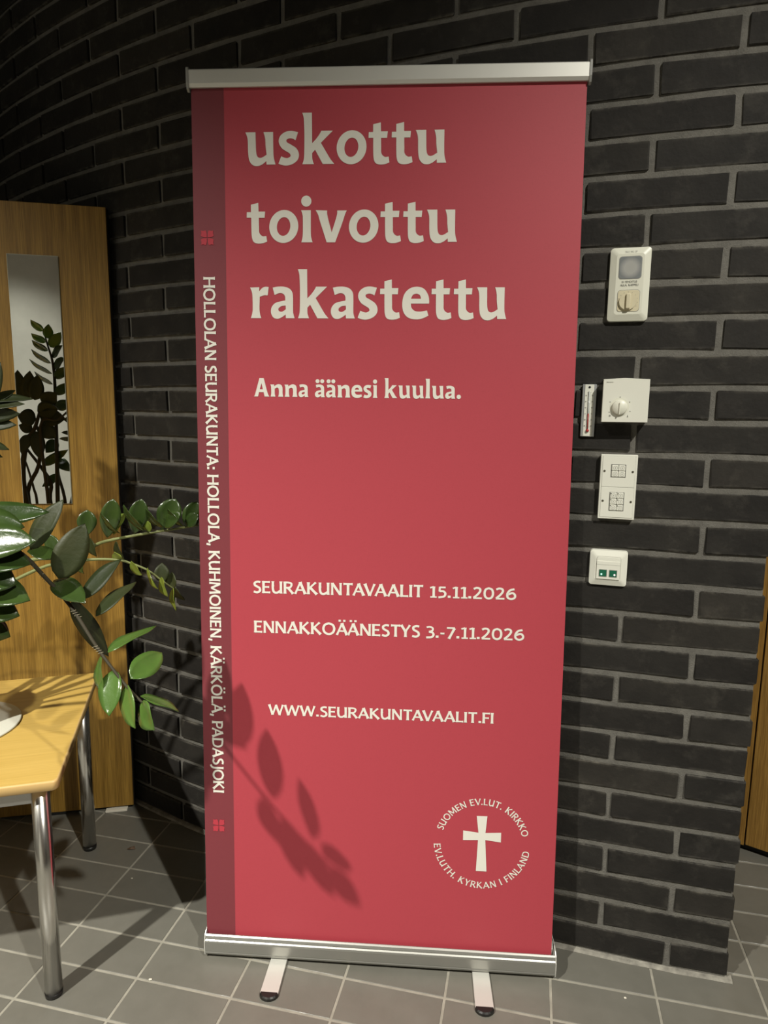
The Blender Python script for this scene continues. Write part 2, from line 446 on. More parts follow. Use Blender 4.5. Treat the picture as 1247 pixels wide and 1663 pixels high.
for i in range(-16, 26):
    for j in range(-24, 50):
        c = Vector((FTX, FTY, 0))+fu*(i+.5)*FTS+fv*(j+.5)*FTS*FTR
        if not (ROOMX0+.14 < c.x < ROOMX1-.14 and ROOMY0+.14 < c.y < ROOMY1-.14): continue
        px, py = project(c)
        vis_ = -70 < px < 1320 and 1290 < py < 1720 and c.y > 1.0
        # hidden behind the curved wall?
        if vis_ and c.x < .86:
            s = min((k*.02 for k in range(150)), key=lambda t: (cur(t)-c).length)
            if (c-cur(s)).dot(wnorm(s)) < -.10: vis_ = False
        if vis_ and c.y > 2.5: vis_ = False
        tc.append((vis_, c, px, py))
bm = bmesh.new(); nv = 0
for k, (v_, c, px, py) in enumerate(tc):
    me = TM[k % 4]; mx = Matrix.Translation(c) @ Matrix.Rotation(FTA, 4, 'Z')
    if v_ and nv < 295:
        o = bpy.data.objects.new('tile', me); C.objects.link(o); o.parent = floor; o.matrix_world = mx; nv += 1
    else:
        t = me.copy(); t.transform(mx); bm.from_mesh(t); bpy.data.meshes.remove(t)
o = obj('tile_field', bm, 'tile', floor); o['kind'] = 'stuff'

# ------------------------------------------------------------------ the rest of the room (behind and beside the camera)
def slab(name, x0, x1, y0, y1, z0, z1, m_):
    b = bmesh.new(); box(b, x0, x1, y0, y1, z0, z1); return struct(obj(name, b, m_))
slab('wall_left', ROOMX0-.1, ROOMX0, ROOMY0-.1, ROOMY1+.1, -.05, WH, 'plaster_grey')
slab('wall_right', ROOMX1, ROOMX1+.1, ROOMY0-.1, ROOMY1+.1, -.05, WH, 'plaster_grey')
slab('wall_front', ROOMX0, ROOMX1, ROOMY0-.1, ROOMY0, -.05, WH, 'plaster')
slab('wall_far', ROOMX0, ROOMX1, ROOMY1, ROOMY1+.1, -.05, WH, 'plaster_grey')
slab('ceiling', ROOMX0-.1, ROOMX1+.1, ROOMY0-.1, ROOMY1+.1, WH, WH+.1, 'ceiling')

# oak door beyond the end of the wall
dA = Vector((1.147, 1.950, 0)); dd = Vector((.060, -.0425, 0)).normalized(); drz = math.atan2(dd.y, dd.x)
door = bpy.data.objects.new('door_1', None); C.objects.link(door); door.location = dA; door.rotation_euler = (0, 0, drz); struct(door)
bm = bmesh.new(); box(bm, -.17, .0100, -.001, .06, 0.022, 2.1, .001); box(bm, -.17, -.014, -.012, .004, .022, 2.1, .002); obj('door_frame', bm, 'oak_door', door)
bm = bmesh.new(); box(bm, .0135, .72, -.002, .038, .026, 2.08, .002); obj('door_leaf', bm, 'oak_door', door)
bm = bmesh.new(); box(bm, -.17, .72, .020, .07, 0.0, .024); box(bm, .0102, .0133, .015, .06, .024, 2.08); obj('threshold', bm, 'black', door)
bm = bmesh.new(); box(bm, .723, .80, -.006, .06, 0.022, 2.1, .002); box(bm, -.17, .80, -.006, .06, 2.09, 2.17, .002); obj('door_casing', bm, 'oak_door', door)

# ------------------------------------------------------------------ oak panel with mirror
pR = Vector((-.8510, 2.1341, .004)); pd = Vector((-.41719, -.08295, 0)).normalized()
PW = .92
prz = math.atan2(-pd.y, -pd.x)
panel = thing('oak_panel', 'tall upright oak veneer panel standing before the dark brick wall, left of the banner', 'panel', pR, prz)
bm = bmesh.new(); box(bm, -PW, -.002, 0, .004, .010, 1.966, .001, 1); obj('oak_face', bm, 'oak', panel)
bm = bmesh.new(); box(bm, -PW, 0, .0042, .032, .010, 1.965, .0012, 1); obj('core_board', bm, 'oak_edge_shaded', panel)
for gx in (-.80, -.30):
    bm = bmesh.new(); box(bm, gx, gx+.08, .003, .019, 0, .010); obj('glide', bm, 'black', panel)
bm = bmesh.new(); box(bm, -.092, -.022, -.012, .012, -.0035, .0035, .0008); o = obj('paper_wedge', bm, 'crumb', panel); o['label'] = 'folded pale wedge under the panel'
mir = thing('wall_mirror', 'tall narrow frameless mirror fixed on the oak panel', 'mirror', pR+pd*.2143+Vector((0, 0, 0)), prz)
bm = bmesh.new(); box(bm, -.0712, .0712, -.0045, -.0002, 1.0645, 1.816, .0006, 1); obj('mirror_glass', bm, 'glass_edge', mir)
bm = bmesh.new(); box(bm, -.0702, .0702, -.0052, -.0046, 1.0655, 1.815); obj('silvered_face', bm, 'mirror', mir)

# ------------------------------------------------------------------ table
tc0 = Vector((-.7094, 1.3629, 0)); tdir = Vector((-.1695, .612, 0)).normalized(); tperp = Vector((-tdir.y, tdir.x, 0))   # tperp points left
TD = .635; TW = 1.25; TZ = .560
trz = math.atan2(-tperp.y, -tperp.x)            # local +x = right, +y = back
table = thing('coffee_table', 'low light wooden table with chrome tube legs, left of the banner', 'table', tc0, trz)
bm = bmesh.new()
# rounded corner top
def top_ring(z, ins, r=.012):
    out = []
    x0, x1, y0, y1 = -TW+ins, -ins, ins, TD-ins
    for cx, cy, a0 in ((x1-r, y1-r, 0), (x0+r, y1-r, 90), (x0+r, y0+r, 180), (x1-r, y0+r, 270)):
        for i in range(5):
            a = math.radians(a0+22.5*i); out.append(bm.verts.new((cx+r*math.cos(a), cy+r*math.sin(a), z)))
    return out
R_ = [top_ring(TZ-.024, .004), top_ring(TZ-.021, .001), top_ring(TZ-.004, .0), top_ring(TZ-.001, .0012), top_ring(TZ, .004)]
for a, b in zip(R_, R_[1:]):
    for i in range(20):
        f = bm.faces.new((a[i], a[(i+1) % 20], b[(i+1) % 20], b[i])); f.material_index = 1; f.smooth = True
bm.faces.new(R_[-1]).material_index = 0; bm.faces.new(list(reversed(R_[0]))).material_index = 1
obj('tabletop', bm, ['beech', 'beech_edge'], table)
for lx, ly in ((-.046, .042), (-.046, TD-.042), (-TW+.046, .042), (-TW+.046, TD-.042)):
    b = bmesh.new(); cyl(b, (lx, ly, .012), (lx, ly, TZ-.024), .0195, n=32); lg = obj('leg', b, 'chrome', table)
    b = bmesh.new(); cyl(b, (lx, ly, 0), (lx, ly, .012), .0190, .0202, n=24); obj('foot_cap', b, 'black_rubber', lg)
for ly in (.034, TD-.058):
    b = bmesh.new(); box(b, -TW+.063, -.062, ly, ly+.02, TZ-.066, TZ-.0245, .0015); obj('rail', b, 'steel_rail', table)
POT = Vector((-1.085, 1.60, TZ))
dish = bmesh.new(); lathe(dish, [(0, 0.0004), (.147, .0004), (.1495, .0015), (.150, .004), (.1485, .0055), (.146, .006), (0, .006)], 64)
o = obj('round_dish', dish, 'dish'); o.location = (POT.x, POT.y, TZ); tag(o, 'pale round dish on the low table, cut off by the left frame edge', 'dish')

# ------------------------------------------------------------------ roll-up banner
bu = Vector((.99795, -.06397, 0)); BRZ = math.atan2(bu.y, bu.x)
BW, BL = .862, 2.0128
bO = Vector((-.4356, 1.5182, .064))
bv = Vector((-.00154, .04193, .99912)).normalized(); bn = bu.cross(bv)   # bn towards the room is -?
if bn.y > 0: bn = -bn
banner = thing('roll_up_banner', 'red roll-up banner with large pale lettering in an aluminium floor stand', 'banner', Vector((-.0025, 1.474, 0)), BRZ)
B_INV = (Matrix.Translation((-.0025, 1.474, 0)) @ Matrix.Rotation(BRZ, 4, 'Z')).inverted()
def bp(a, b, off=0.0): return B_INV @ (bO+bu*a+bv*b+bn*off)
bm = bmesh.new()
aa = [0, .0735, BW]; nb = 8
g = [[[bm.verts.new(bp(a, -.03+(BL+.03)*j/nb, off)) for a in aa] for j in range(nb+1)] for off in (0, -.0006)]
for j in range(nb):
    for i in range(2):
        f = bm.faces.new((g[0][j][i], g[0][j][i+1], g[0][j+1][i+1], g[0][j+1][i])); f.material_index = 1 if i == 0 else 0
        f = bm.faces.new((g[1][j][i+1], g[1][j][i], g[1][j+1][i], g[1][j+1][i+1])); f.material_index = 2
    f = bm.faces.new((g[1][j][0], g[0][j][0], g[0][j+1][0], g[1][j+1][0])); f.material_index = 1
    f = bm.faces.new((g[0][j][2], g[1][j][2], g[1][j+1][2], g[0][j+1][2])); f.material_index = 0
graphic = obj('printed_graphic', bm, ['banner_red', 'banner_dark', 'plastic_white'], banner)
# cassette (local: x along, y back, z up)
CL = .873
def profile(bm, prof, x0, x1, mi=0, smooth=False):
    A = [bm.verts.new((x0, y, z)) for y, z in prof]; B = [bm.verts.new((x1, y, z)) for y, z in prof]; n = len(prof)
    for i in range(n):
        f = bm.faces.new((A[i], B[i], B[(i+1) % n], A[(i+1) % n])); f.material_index = mi; f.smooth = smooth
    bm.faces.new(list(reversed(A))).material_index = mi; bm.faces.new(B).material_index = mi
bm = bmesh.new()
front = [(.006, .008), (.002, .0095), (-.002, .0145), (-.0035, .0185), (-.0025, .0205), (-.0032, .023), (-.0034, .046), (-.002, .050), (.001, .0525), (.0005, .0550), (.003, .0600), (.0065, .0625), (.0085, .0625), (.0085, .05), (.0085, .008)]
profile(bm, front, -CL/2+.002, CL/2-.002)
obj('cassette_front', bm, 'alu', banner)
bm = bmesh.new()
back = [(.006, .0075), (.006, .03), (.022, .040), (.024, .064), (.040, .072), (.060, .070), (.078, .055), (.086, .035), (.084, .018), (.075, .0075)]
profile(bm, back, -CL/2+.002, CL/2-.002)
obj('cassette_body', bm, 'alu_bright', banner)
bm = bmesh.new(); box(bm, -CL/2+.003, CL/2-.003, .0086, .0225, .03, .045); obj('slot_lining', bm, 'black', banner)
for sx in (-1, 1):
    bm = bmesh.new()
    capp = [(.006, .006), (-.002, .012), (-.0045, .03), (-.004, .048), (.002, .062), (.012, .070), (.035, .075), (.062, .073), (.082, .057), (.089, .035), (.086, .016), (.076, .006)]
    x = sx*CL/2; profile(bm, capp, min(x, x-sx*.0022), max(x, x-sx*.0022)); obj('end_cap', bm, 'alu_bright', banner)
# feet
def foot(cx, lean):
    bm = bmesh.new(); hw = .0195; y0, y1 = .078, -.098
    def X(y): return cx+lean*(0-y)
    vs = []
    for z in (.0008, .0080):
        vs.append([bm.verts.new((X(y)+sx*(hw+(.0018 if y < -.05 else 0)), y, z)) for y, sx in ((y0, -1), (y0, 1), (y1, 1), (y1, -1))])
    a, b = vs
    for i in range(4): bm.faces.new((a[i], b[i], b[(i+1) % 4], a[(i+1) % 4]))
    bm.faces.new(list(b)); bm.faces.new(list(reversed(a)))
    bmesh.ops.recalc_face_normals(bm, faces=bm.faces)
    ft = obj('foot', bm, 'alu_bright', banner)
    bm = bmesh.new(); n = 10; bot, tp, tp2 = [], [], []
    for i in range(n+1):
        t = PI*i/n; x = X(y1)+(hw+.003)*math.cos(t); y = y1+.002-.018*math.sin(t)
        bot.append(bm.verts.new((x, y, .0))); tp.append(bm.verts.new((x, y, .0065))); tp2.append(bm.verts.new((X(y1)+(hw+.001)*math.cos(t)*.93, y1+.002-.018*math.sin(t)*.85, .0095)))
    for r0, r1 in ((bot, tp), (tp, tp2)):
        for i in range(n): bm.faces.new((r0[i+1], r0[i], r1[i], r1[i+1]))
        bm.faces.new((r0[0], r0[n], r1[n], r1[0]))
    bm.faces.new(tp2); bm.faces.new(list(reversed(bot)))
    bmesh.ops.recalc_face_normals(bm, faces=bm.faces)
    obj('rubber_tip', bm, 'black_rubber', ft)
foot(-.2475, -.02); foot(.255, .02)
# top rail
bm = bmesh.new()
cT = bp(BW/2, BL, 0)
tp = [(-.0085, -.001), (-.0105, .003), (-.0105, .030), (-.008, .0325), (.006, .0325), (.008, .030), (.008, .0), (.006, -.002), (.001, -.002), (.001, -.0005), (-.002, -.0005), (-.002, -.004), (-.007, -.004)]
prof = [(cT.y+y, cT.z+z) for y, z in tp]
profile(bm, prof, cT.x-BW/2-.002, cT.x+BW/2+.002); obj('top_rail', bm, 'alu_bright', banner)
for sx in (-1, 1):
    bm = bmesh.new(); x = cT.x+sx*(BW/2+.002)
    profile(bm, [(cT.y+y, cT.z+z) for y, z in ((-.011, -.002), (-.0125, .004), (-.0125, .034), (-.009, .037), (.008, .037), (.0105, .033), (.0105, .0), (.006, -.009), (-.003, -.012), (-.009, -.008))], min(x, x+sx*.005), max(x, x+sx*.005))
    obj('rail_cap', bm, 'grey_plastic', banner)
# rear pole
bm = bmesh.new(); q = bp(BW/2, BL-.03, -.016)
tube(bm, [(0, .055, .07), (0, .075, .6), (q.x, q.y+.012, 1.6), (q.x, q.y, q.z+.03)], [.008]*4, 10); obj('pole', bm, 'alu', banner)

# ---- lettering -------------------------------------------------------------
def P(s):
    out = []
    for t in s.split():
        sm = t.endswith('~'); x, y = t.rstrip('~').split(','); out.append((float(x), float(y), sm))
    return out
def G(unit, x0, base, *cs): return [[((x-x0)/unit, (base-y)/unit, s) for x, y, s in P(c)] for c in cs]
def ell(cx, cy, rx, ry, tilt=0, n=14):
    t = math.radians(tilt); out = []
    for i in range(n):
        a = 2*PI*i/n; x, y = rx*math.cos(a), ry*math.sin(a)
        out.append((cx+x*math.cos(t)-y*math.sin(t), cy+x*math.sin(t)+y*math.cos(t), True))
    return out
LOW = {}
LOW['u'] = G(3.82, 40, 675, '40,293 160,293 162,400~ 166,520~ 180,578~ 214,596~ 250,584~ 290,558 279,460~ 274,370~ 255,293 368,293 369,480~ 374,590~ 395,675 288,675 286,634 238,672~ 185,691~ 125,680~ 84,625~ 71,530~ 68,400~ 60,345~')
LOW['s'] = G(3.82, 437, 664, '437,655 470,568 505,584~ 545,590~ 580,568~ 570,536~ 530,510~ 475,470~ 442,400~ 460,330~ 520,284~ 590,273~ 670,288 640,383 610,365~ 570,360~ 535,375~ 540,405~ 590,435~ 650,478~ 679,540~ 668,605~ 615,655~ 540,678~ 480,671~')
LOW['k'] = G(3.82, 732, 660, '732,60 845,60 848,415 895,365~ 935,310~ 955,272 1090,272 950,412 1010,515~ 1060,600~ 1108,660 972,660 945,610~ 882,492 848,530 850,600~ 868,660 732,660 748,610~ 755,540~ 757,300~ 752,150~ 745,100~')
LOW['o'] = [ell(46, 50, 45.5, 52, -8), ell(45.5, 50, 21, 29.5, -8)]
LOW['t'] = G(3.58, 48, 578, '97,152 180,132 182,230 256,230 250,300 184,300 186,400~ 190,470~ 225,507~ 268,505 277,568 230,586~ 170,590~ 125,572~ 105,520~ 100,430~ 99,298 48,298 50,236 97,236')
LOW['i'] = G(3.58, 690, 575, '690,215 798,215 798,450~ 803,520~ 818,575 692,575 705,520~ 709,450~ 709,300~ 703,255~')+[ell(16.2, 129, 15.9, 17.2)]
LOW['v'] = G(3.58, 855, 577, '857,217 985,222 985,260~ 1000,330~ 1036,465 1075,340~ 1095,265~ 1097,222 1203,222 1185,262~ 1150,370~ 1075,578 980,578 905,340~ 885,270~')
LOW['r'] = G(2.82, 68, 491, '68,213 152,210 150,248 175,220~ 205,206~ 238,208 228,284 195,283~ 155,297 152,400~ 156,450~ 168,491 72,491 84,450~ 90,400~ 88,290~ 82,250~')
LOW['a'] = G(2.82, 250, 489, '268,212 310,203~ 370,203~ 420,220~ 447,255~ 453,310~ 453,420~ 457,455~ 467,489 387,489 385,455 350,480~ 315,494~ 275,485~ 252,445~ 255,395~ 285,355~ 330,338~ 382,328 380,290~ 360,265~ 325,262~ 285,278', '385,373 345,380~ 320,402~ 325,424~ 350,430~ 378,415~ 387,405')
LOW['e'] = G(2.32, 421, 355, '617,243 484,243 490,275~ 515,298~ 555,302~ 603,294 614,332 570,353~ 520,360~ 465,347~ 430,305~ 421,240~ 435,175~ 475,132~ 530,119~ 580,135~ 610,180~ 618,220~', '484,208 558,208 550,182~ 525,170~ 498,180~')
LOW['n'] = [[(x, y, s) for x, y, s in P('0,98 30,98 31,84 50,97~ 70,101~ 90,90~ 96,66~ 96,30~ 101,0 62,0 67,22~ 67,55~ 62,70~ 50,73~ 35,64 35,25~ 40,0 2,0 7,25~ 7,65~ 5,85~')]]
LOW['l'] = [P('0,156 32,156 33,70~ 33,25~ 38,0 0,0 5,25~ 6,90~ 5,135~')]
LOW['A'] = [P('0,0 10,22~ 44,148 78,148 108,30~ 122,0 84,0 76,36 40,36 32,0'), P('46,58 71,58 60,108')]
LOW['ä'] = LOW['a']+[ell(20, 128, 15.5, 16), ell(57, 128, 15.5, 16)]
LOW['.'] = [ell(17, 15, 16.5, 17)]
LW = {}
for k_, g_ in LOW.items(): LW[k_] = max(x for c in g_ for x, y, s in c)
BEAR = {'u': (5.5, 5), 's': (4, 4.5), 'k': (6, 3), 'o': (3.5, 3.5), 't': (3, 3), 'i': (6, 6), 'v': (3, 3), 'r': (6, 2), 'a': (4.5, 5), 'e': (4, 4), 'n': (5.5, 5), 'l': (6, 6), 'A': (2, 2), 'ä': (4.5, 5), '.': (5, 3)}
def add_contours(bm, contours, f, mi=0):
    loops = [[Vector((x, y, 0)) for x, y in crom(c, True, 5)] for c in contours]
    # split: solids that do not nest are tessellated separately (dots)
    solids = []
    def inside(pt, poly):
        r = False; j = len(poly)-1
        for i in range(len(poly)):
            a, b = poly[i], poly[j]
            if (a.y > pt.y) != (b.y > pt.y) and pt.x < (b.x-a.x)*(pt.y-a.y)/(b.y-a.y)+a.x: r = not r
            j = i
        return r
    for L in loops:
        host = next((s for s in solids if inside(L[0], s[0])), None)
        if host: host.append(L)
        else: solids.append([L])
    for s in solids:
        flat = [p for L in s for p in L]; vs = [bm.verts.new(f(p.x, p.y)) for p in flat]
        for tri in geometry.tessellate_polygon(s):
            try: fc = bm.faces.new([vs[i] for i in tri]); fc.material_index = mi
            except ValueError: pass
def low_text(txt, a0, a1, b0, xh, name):
    x = 0; place = []
    for ch in txt:
        if ch == ' ': x += 42; continue
        l, r = BEAR[ch]; x += l; place.append((ch, x)); x += LW[ch]+r
    xmin = place[0][1]; xmax = place[-1][1]+LW[place[-1][0]]
    sx = (a1-a0)/(xmax-xmin); sy = xh/100
    bm = bmesh.new()
    for ch, px in place:
        add_contours(bm, LOW[ch], lambda x_, y_, px=px: bp(a0+(px-xmin+x_)*sx, b0+y_*sy, .0009))
    orient(bm); return obj(name, bm, 'banner_white', graphic)
def orient(bm):
    bm.normal_update()
    for f in bm.faces:
        if f.normal.y > 0: f.normal_flip()
low_text('uskottu', .1212, .5657, 1.8475, .0685, 'lettering')
low_text('toivottu', .1222, .5929, 1.6808, .0685, 'lettering')
low_text('rakastettu', .1284, .7056, 1.5148, .0685, 'lettering')
low_text('Anna äänesi kuulua.', .1348, .6096, 1.3385, .0282, 'lettering')
# capitals drawn as pen strokes: (points, width) in units of cap height 100
def st(s, w=17, fl=True): return (P(s), w, fl)
CAP = {
 'A': (86, [st('6,0 44,98', 13), st('42,100 80,0', 18), st('20,33 66,33', 12, False)]),
 'D': (86, [st('12,0 12,100', 17), st('8,93 38,93~ 68,84~ 79,50~ 68,16~ 38,7~ 8,7', 15, False)]),
 'E': (64, [st('12,0 12,100', 17), st('8,93 60,93', 13), st('12,52 54,52', 13), st('8,7 62,7', 13)]),
 'F': (60, [st('12,0 12,100', 17), st('8,93 60,93', 13), st('12,50 52,50', 13)]),
 'H': (86, [st('12,0 12,100', 17), st('76,0 76,100', 17), st('12,52 76,52', 13, False)]),
 'I': (24, [st('12,0 12,100', 17)]),
 'J': (34, [st('24,100 24,20~ 16,-8~ -4,-20', 16, False), st('24,40 24,100', 16)]),
 'K': (80, [st('12,0 12,100', 17), st('20,52 66,100', 13), st('24,56 74,0', 18)]),
 'L': (60, [st('12,0 12,100', 17), st('8,7 60,7', 13)]),
 'M': (106, [st('10,0 17,100', 14), st('18,98 54,16', 17, False), st('54,16 88,98', 13, False), st('88,100 96,0', 17)]),
 'N': (84, [st('12,0 12,100', 14), st('13,98 70,4', 17, False), st('73,0 73,100', 14)]),
 'O': (98, [st('49,95~ 20,82~ 9,50~ 20,18~ 49,5~ 78,18~ 89,50~ 78,82~ 49,95~', 16, False)]),
 'P': (66, [st('12,0 12,100', 17), st('8,93 38,93~ 58,86~ 61,68~ 50,48~ 16,44', 14, False)]),
 'R': (76, [st('12,0 12,100', 17), st('8,93 38,93~ 57,87~ 60,71~ 48,53~ 16,48', 14, False), st('34,50 72,0', 17)]),
 'S': (62, [st('56,90 36,94~ 15,84~ 16,64~ 34,52~ 50,40~ 52,18~ 32,5~ 6,11', 16, False)]),
 'T': (76, [st('38,0 38,100', 17), st('4,93 72,93', 14)]),
 'U': (84, [st('12,100 12,38~ 22,10~ 44,7~ 66,22', 16, False), st('12,60 12,100', 16), st('71,0 71,100', 16)]),
 'V': (82, [st('6,100 42,2', 18), st('41,0 76,100', 13)]),
 'W': (122, [st('6,100 34,2', 17), st('33,2 62,98', 13, False), st('60,98 90,2', 17, False), st('88,0 116,100', 13)]),
 'Y': (76, [st('6,100 38,46', 17), st('70,100 38,46', 13), st('38,0 38,50', 17)]),
 '0': (70, [st('35,89~ 15,78~ 8,47~ 15,16~ 35,5~ 55,16~ 62,47~ 55,78~ 35,89~', 15, False)]),
 '1': (48, [st('30,0 30,92', 16), st('30,90 6,80', 12, False), st('8,5 50,5', 11, False)]),
 '2': (66, [st('8,80 26,89~ 46,84~ 50,64~ 34,36~ 8,8', 15, False), st('6,6 62,6', 13, False)]),
 '3': (62, [st('8,86 30,90~ 48,80~ 46,60~ 24,50', 13, False), st('24,50 46,44~ 54,26~ 42,6~ 6,2', 15, False)]),
 '5': (62, [st('54,86 16,86', 13, False), st('17,90 15,52', 13, False), st('15,54 40,54~ 53,36~ 44,12~ 8,3', 15, False)]),
 '6': (68, [st('54,86 26,76~ 10,48~ 12,18~ 34,5~ 56,16~ 58,38~ 42,54~ 14,42', 15, False)]),
 '7': (62, [st('6,86 58,86', 13, False), st('56,84 20,-4', 16)]),
 '.': (26, [st('13,1 13,20', 19, False)]), ',': (26, [st('15,18 8,-18', 15, False)]),
 ':': (28, [st('14,1 14,20', 19, False), st('14,50 14,69', 19, False)]), '-': (40, [st('5,38 34,38', 13, False)]),
}
for k_ in '0123567':
    CAP[k_] = (CAP[k_][0]*1.1, [([(x*1.1, y, sm) for x, y, sm in p_], w_, f_) for p_, w_, f_ in CAP[k_][1]])
for k_ in 'AO': CAP[{'A': 'Ä', 'O': 'Ö'}[k_]] = (CAP[k_][0], CAP[k_][1]+[st(f'{CAP[k_][0]/2-17},112 {CAP[k_][0]/2-17},128', 16, False), st(f'{CAP[k_][0]/2+17},112 {CAP[k_][0]/2+17},128', 16, False)])
def add_stroke(bm, pts, w, fl, f0, k=1.0, i_=[0]):
    # overlapping strokes are printed a hair's breadth above each other
    i_[0] = (i_[0]+1) % 4; lift = Vector((0, -.00006*i_[0], 0)); f = lambda x, y: f0(x, y)+lift
    q = crom(pts, False, 6); q = [p for i, p in enumerate(q) if i == 0 or (abs(p[0]-q[i-1][0])+abs(p[1]-q[i-1][1])) > 1e-6]
    if fl and len(q) == 2:
        (x0, y0), (x1, y1) = q; q = [(x0+(x1-x0)*t, y0+(y1-y0)*t) for t in (0, .12, .3, .7, .88, 1)]; ws = [1.32, 1.1, 1, 1, 1.1, 1.32]
    else: ws = [1]*len(q)
    L, R = [], []
    for i, p in enumerate(q):
        a, b = q[max(i-1, 0)], q[min(i+1, len(q)-1)]
        if i == len(q)-1 or i == 0:
            if q[0] == q[-1]: a, b = q[-2], q[1]
        dx, dy = b[0]-a[0], b[1]-a[1]; n = math.hypot(dx, dy) or 1; h = w*k*ws[i]/2
        L.append(bm.verts.new(f(p[0]-dy/n*h, p[1]+dx/n*h))); R.append(bm.verts.new(f(p[0]+dy/n*h, p[1]-dx/n*h)))
    for i in range(len(q)-1): bm.faces.new((L[i], R[i], R[i+1], L[i+1]))
def cap_layout(txt, gap=5, space=34):
    x = 0; out = []
    for ch in txt:
        if ch == ' ': x += space; continue
        kern = 0
        if out and (out[-1][0]+ch) in ('TA', 'AV', 'VA', 'LA', 'TY', 'AU', 'V.', 'AÄ', 'LT', 'AT', 'ÄÄ', 'PA', 'TJ', 'LV'): kern = -9
        x += kern; out.append((ch, x)); x += CAP[ch][0]+gap
    return out, x-gap
def cap_text(txt, f, sx, cap, name, mat_='banner_white', parent=None, k=1.08):
    """f(x, y): metres along, metres up -> local point"""
    lay, wd = cap_layout(txt); bm = bmesh.new()
    for ch, x0 in lay:
        for pts, w_, fl in CAP[ch][1]:
            add_stroke(bm, pts, w_, fl, lambda x_, y_, x0=x0: f((x0+x_)*sx, y_*cap/100), k)
    orient(bm); return obj(name, bm, mat_, parent)
def cap_line(txt, a0, a1, b0, b1, cap):
    _, wd = cap_layout(txt); sx = (a1-a0)/wd
    cap_text(txt, lambda x, y: bp(a0+x, b0+(b1-b0)*x/(a1-a0)+y, .0009), sx, cap, 'lettering', parent=graphic)
cap_line('SEURAKUNTAVAALIT 15.11.2026', .1275, .7485, .8766, .8786, .0290)
cap_line('ENNAKKOÄÄNESTYS 3.-7.11.2026', .1290, .7700, .7798, .7822, .0290)
cap_line('WWW.SEURAKUNTAVAALIT.FI', .1629, .7045, .5760, .5771, .0262)
side = 'HOLLOLAN SEURAKUNTA: HOLLOLA, KUHMOINEN, KÄRKÖLÄ, PADASJOKI'
_, wd = cap_layout(side); LEN = 1.6060-.3700
cap_text(side, lambda x, y: bp(.0205+.0025*x/LEN+y, 1.6060-x, .0009), LEN/wd, .0268, 'lettering', parent=graphic)
# four-petal marks
for ca, cb in ((.0312, 1.6915), (.0352, .2840)):
    bm = bmesh.new()
    for sx in (-1, 1):
        for sy in (-1, 1):
            pet = P('0.02,0.02 0.04,0.55~ 0.22,1.0~ 0.62,0.93~ 1.0,1.0 0.93,0.62~ 1.0,0.22~ 0.55,0.04~')
            add_contours(bm, [pet], lambda x, y, sx=sx, sy=sy: bp(ca+sx*(x*.0138+.0007), cb+sy*(y*.0150+.0007), .0009))
    orient(bm); obj('petal_mark', bm, 'banner_mark', graphic)
# church emblem: cross inside a ring of words
EC = (.6848, .2732)
bm = bmesh.new()
cross = [(.671, .3433), (.6966, .3436), (.693, .3006), (.7306, .3033), (.7305, .2784), (.6931, .2825), (.698, .2013), (.6723, .2011), (.6755, .2816), (.6394, .2797), (.6393, .3044), (.6761, .3005)]
vs = [Vector((a, b, 0)) for a, b in cross]; bv_ = [bm.verts.new(bp(p.x, p.y, .0009)) for p in vs]
for tri in geometry.tessellate_polygon([vs]): bm.faces.new([bv_[i] for i in tri])
orient(bm); obj('cross_emblem', bm, 'banner_white', graphic)
def ring_text(txt, a_start, a_end, R, cap, inward):
    lay, wd = cap_layout(txt, gap=12, space=48); bm = bmesh.new()
    span = math.radians(a_end-a_start)
    rm = R+cap/2 if not inward else R-cap/2
    sx = abs(span)*rm/wd
    for ch, x0 in lay:
        cw = CAP[ch][0]; th = math.radians(a_start)+span*((x0+cw/2)/wd)
        for pts, w_, fl in CAP[ch][1]:
            def f(x, y, th=th, cw=cw):
                lx = (x-cw/2)*sx; ly = y*cap/100
                if not inward: rr = R+ly; t = th-lx/rm
                else: rr = R-ly; t = th+lx/rm
                return bp(EC[0]+rr*math.cos(t), EC[1]+rr*math.sin(t), .0009)
            add_stroke(bm, pts, w_, fl, f, .95)
    orient(bm); obj('ring_lettering', bm, 'banner_white', graphic)
ring_text('SUOMEN EV.LUT. KIRKKO', 163, 13, .0985, .0165, False)
ring_text('EV.LUTH. KYRKAN I FINLAND', 183, 352, .1165, .0165, True)

# ------------------------------------------------------------------ things on the brick wall
def wall_thing(name, label, cat, s, z):
    p = cur(s); a = ang(s); d = Vector((math.cos(a), -math.sin(a), 0))
    return thing(name, label, cat, (p.x, p.y, z), math.atan2(d.y, d.x))
def dev_text(txt, cx, z, y, cap, parent, width=None, mat_='ink', k=.9):
    _, wd = cap_layout(txt, gap=8, space=50); sx = (width/wd) if width else cap/100
    lay, _ = cap_layout(txt, gap=8, space=50); bm = bmesh.new(); W_ = wd*sx
    for ch, x0 in lay:
        for pts, w_, fl in CAP.get(ch, CAP['O'])[1]:
            add_stroke(bm, pts, w_, fl, lambda x_, y_, x0=x0: Vector((cx-W_/2+(x0+x_)*sx, y(z+y_*cap/100) if callable(y) else y, z+y_*cap/100)), k)
    orient(bm); return obj('lettering', bm, mat_, parent)
CAP['G'] = (80, [st('70,84 48,94~ 20,82~ 9,50~ 20,18~ 48,5~ 70,14', 15, False), st('70,10 70,46', 15, False)])
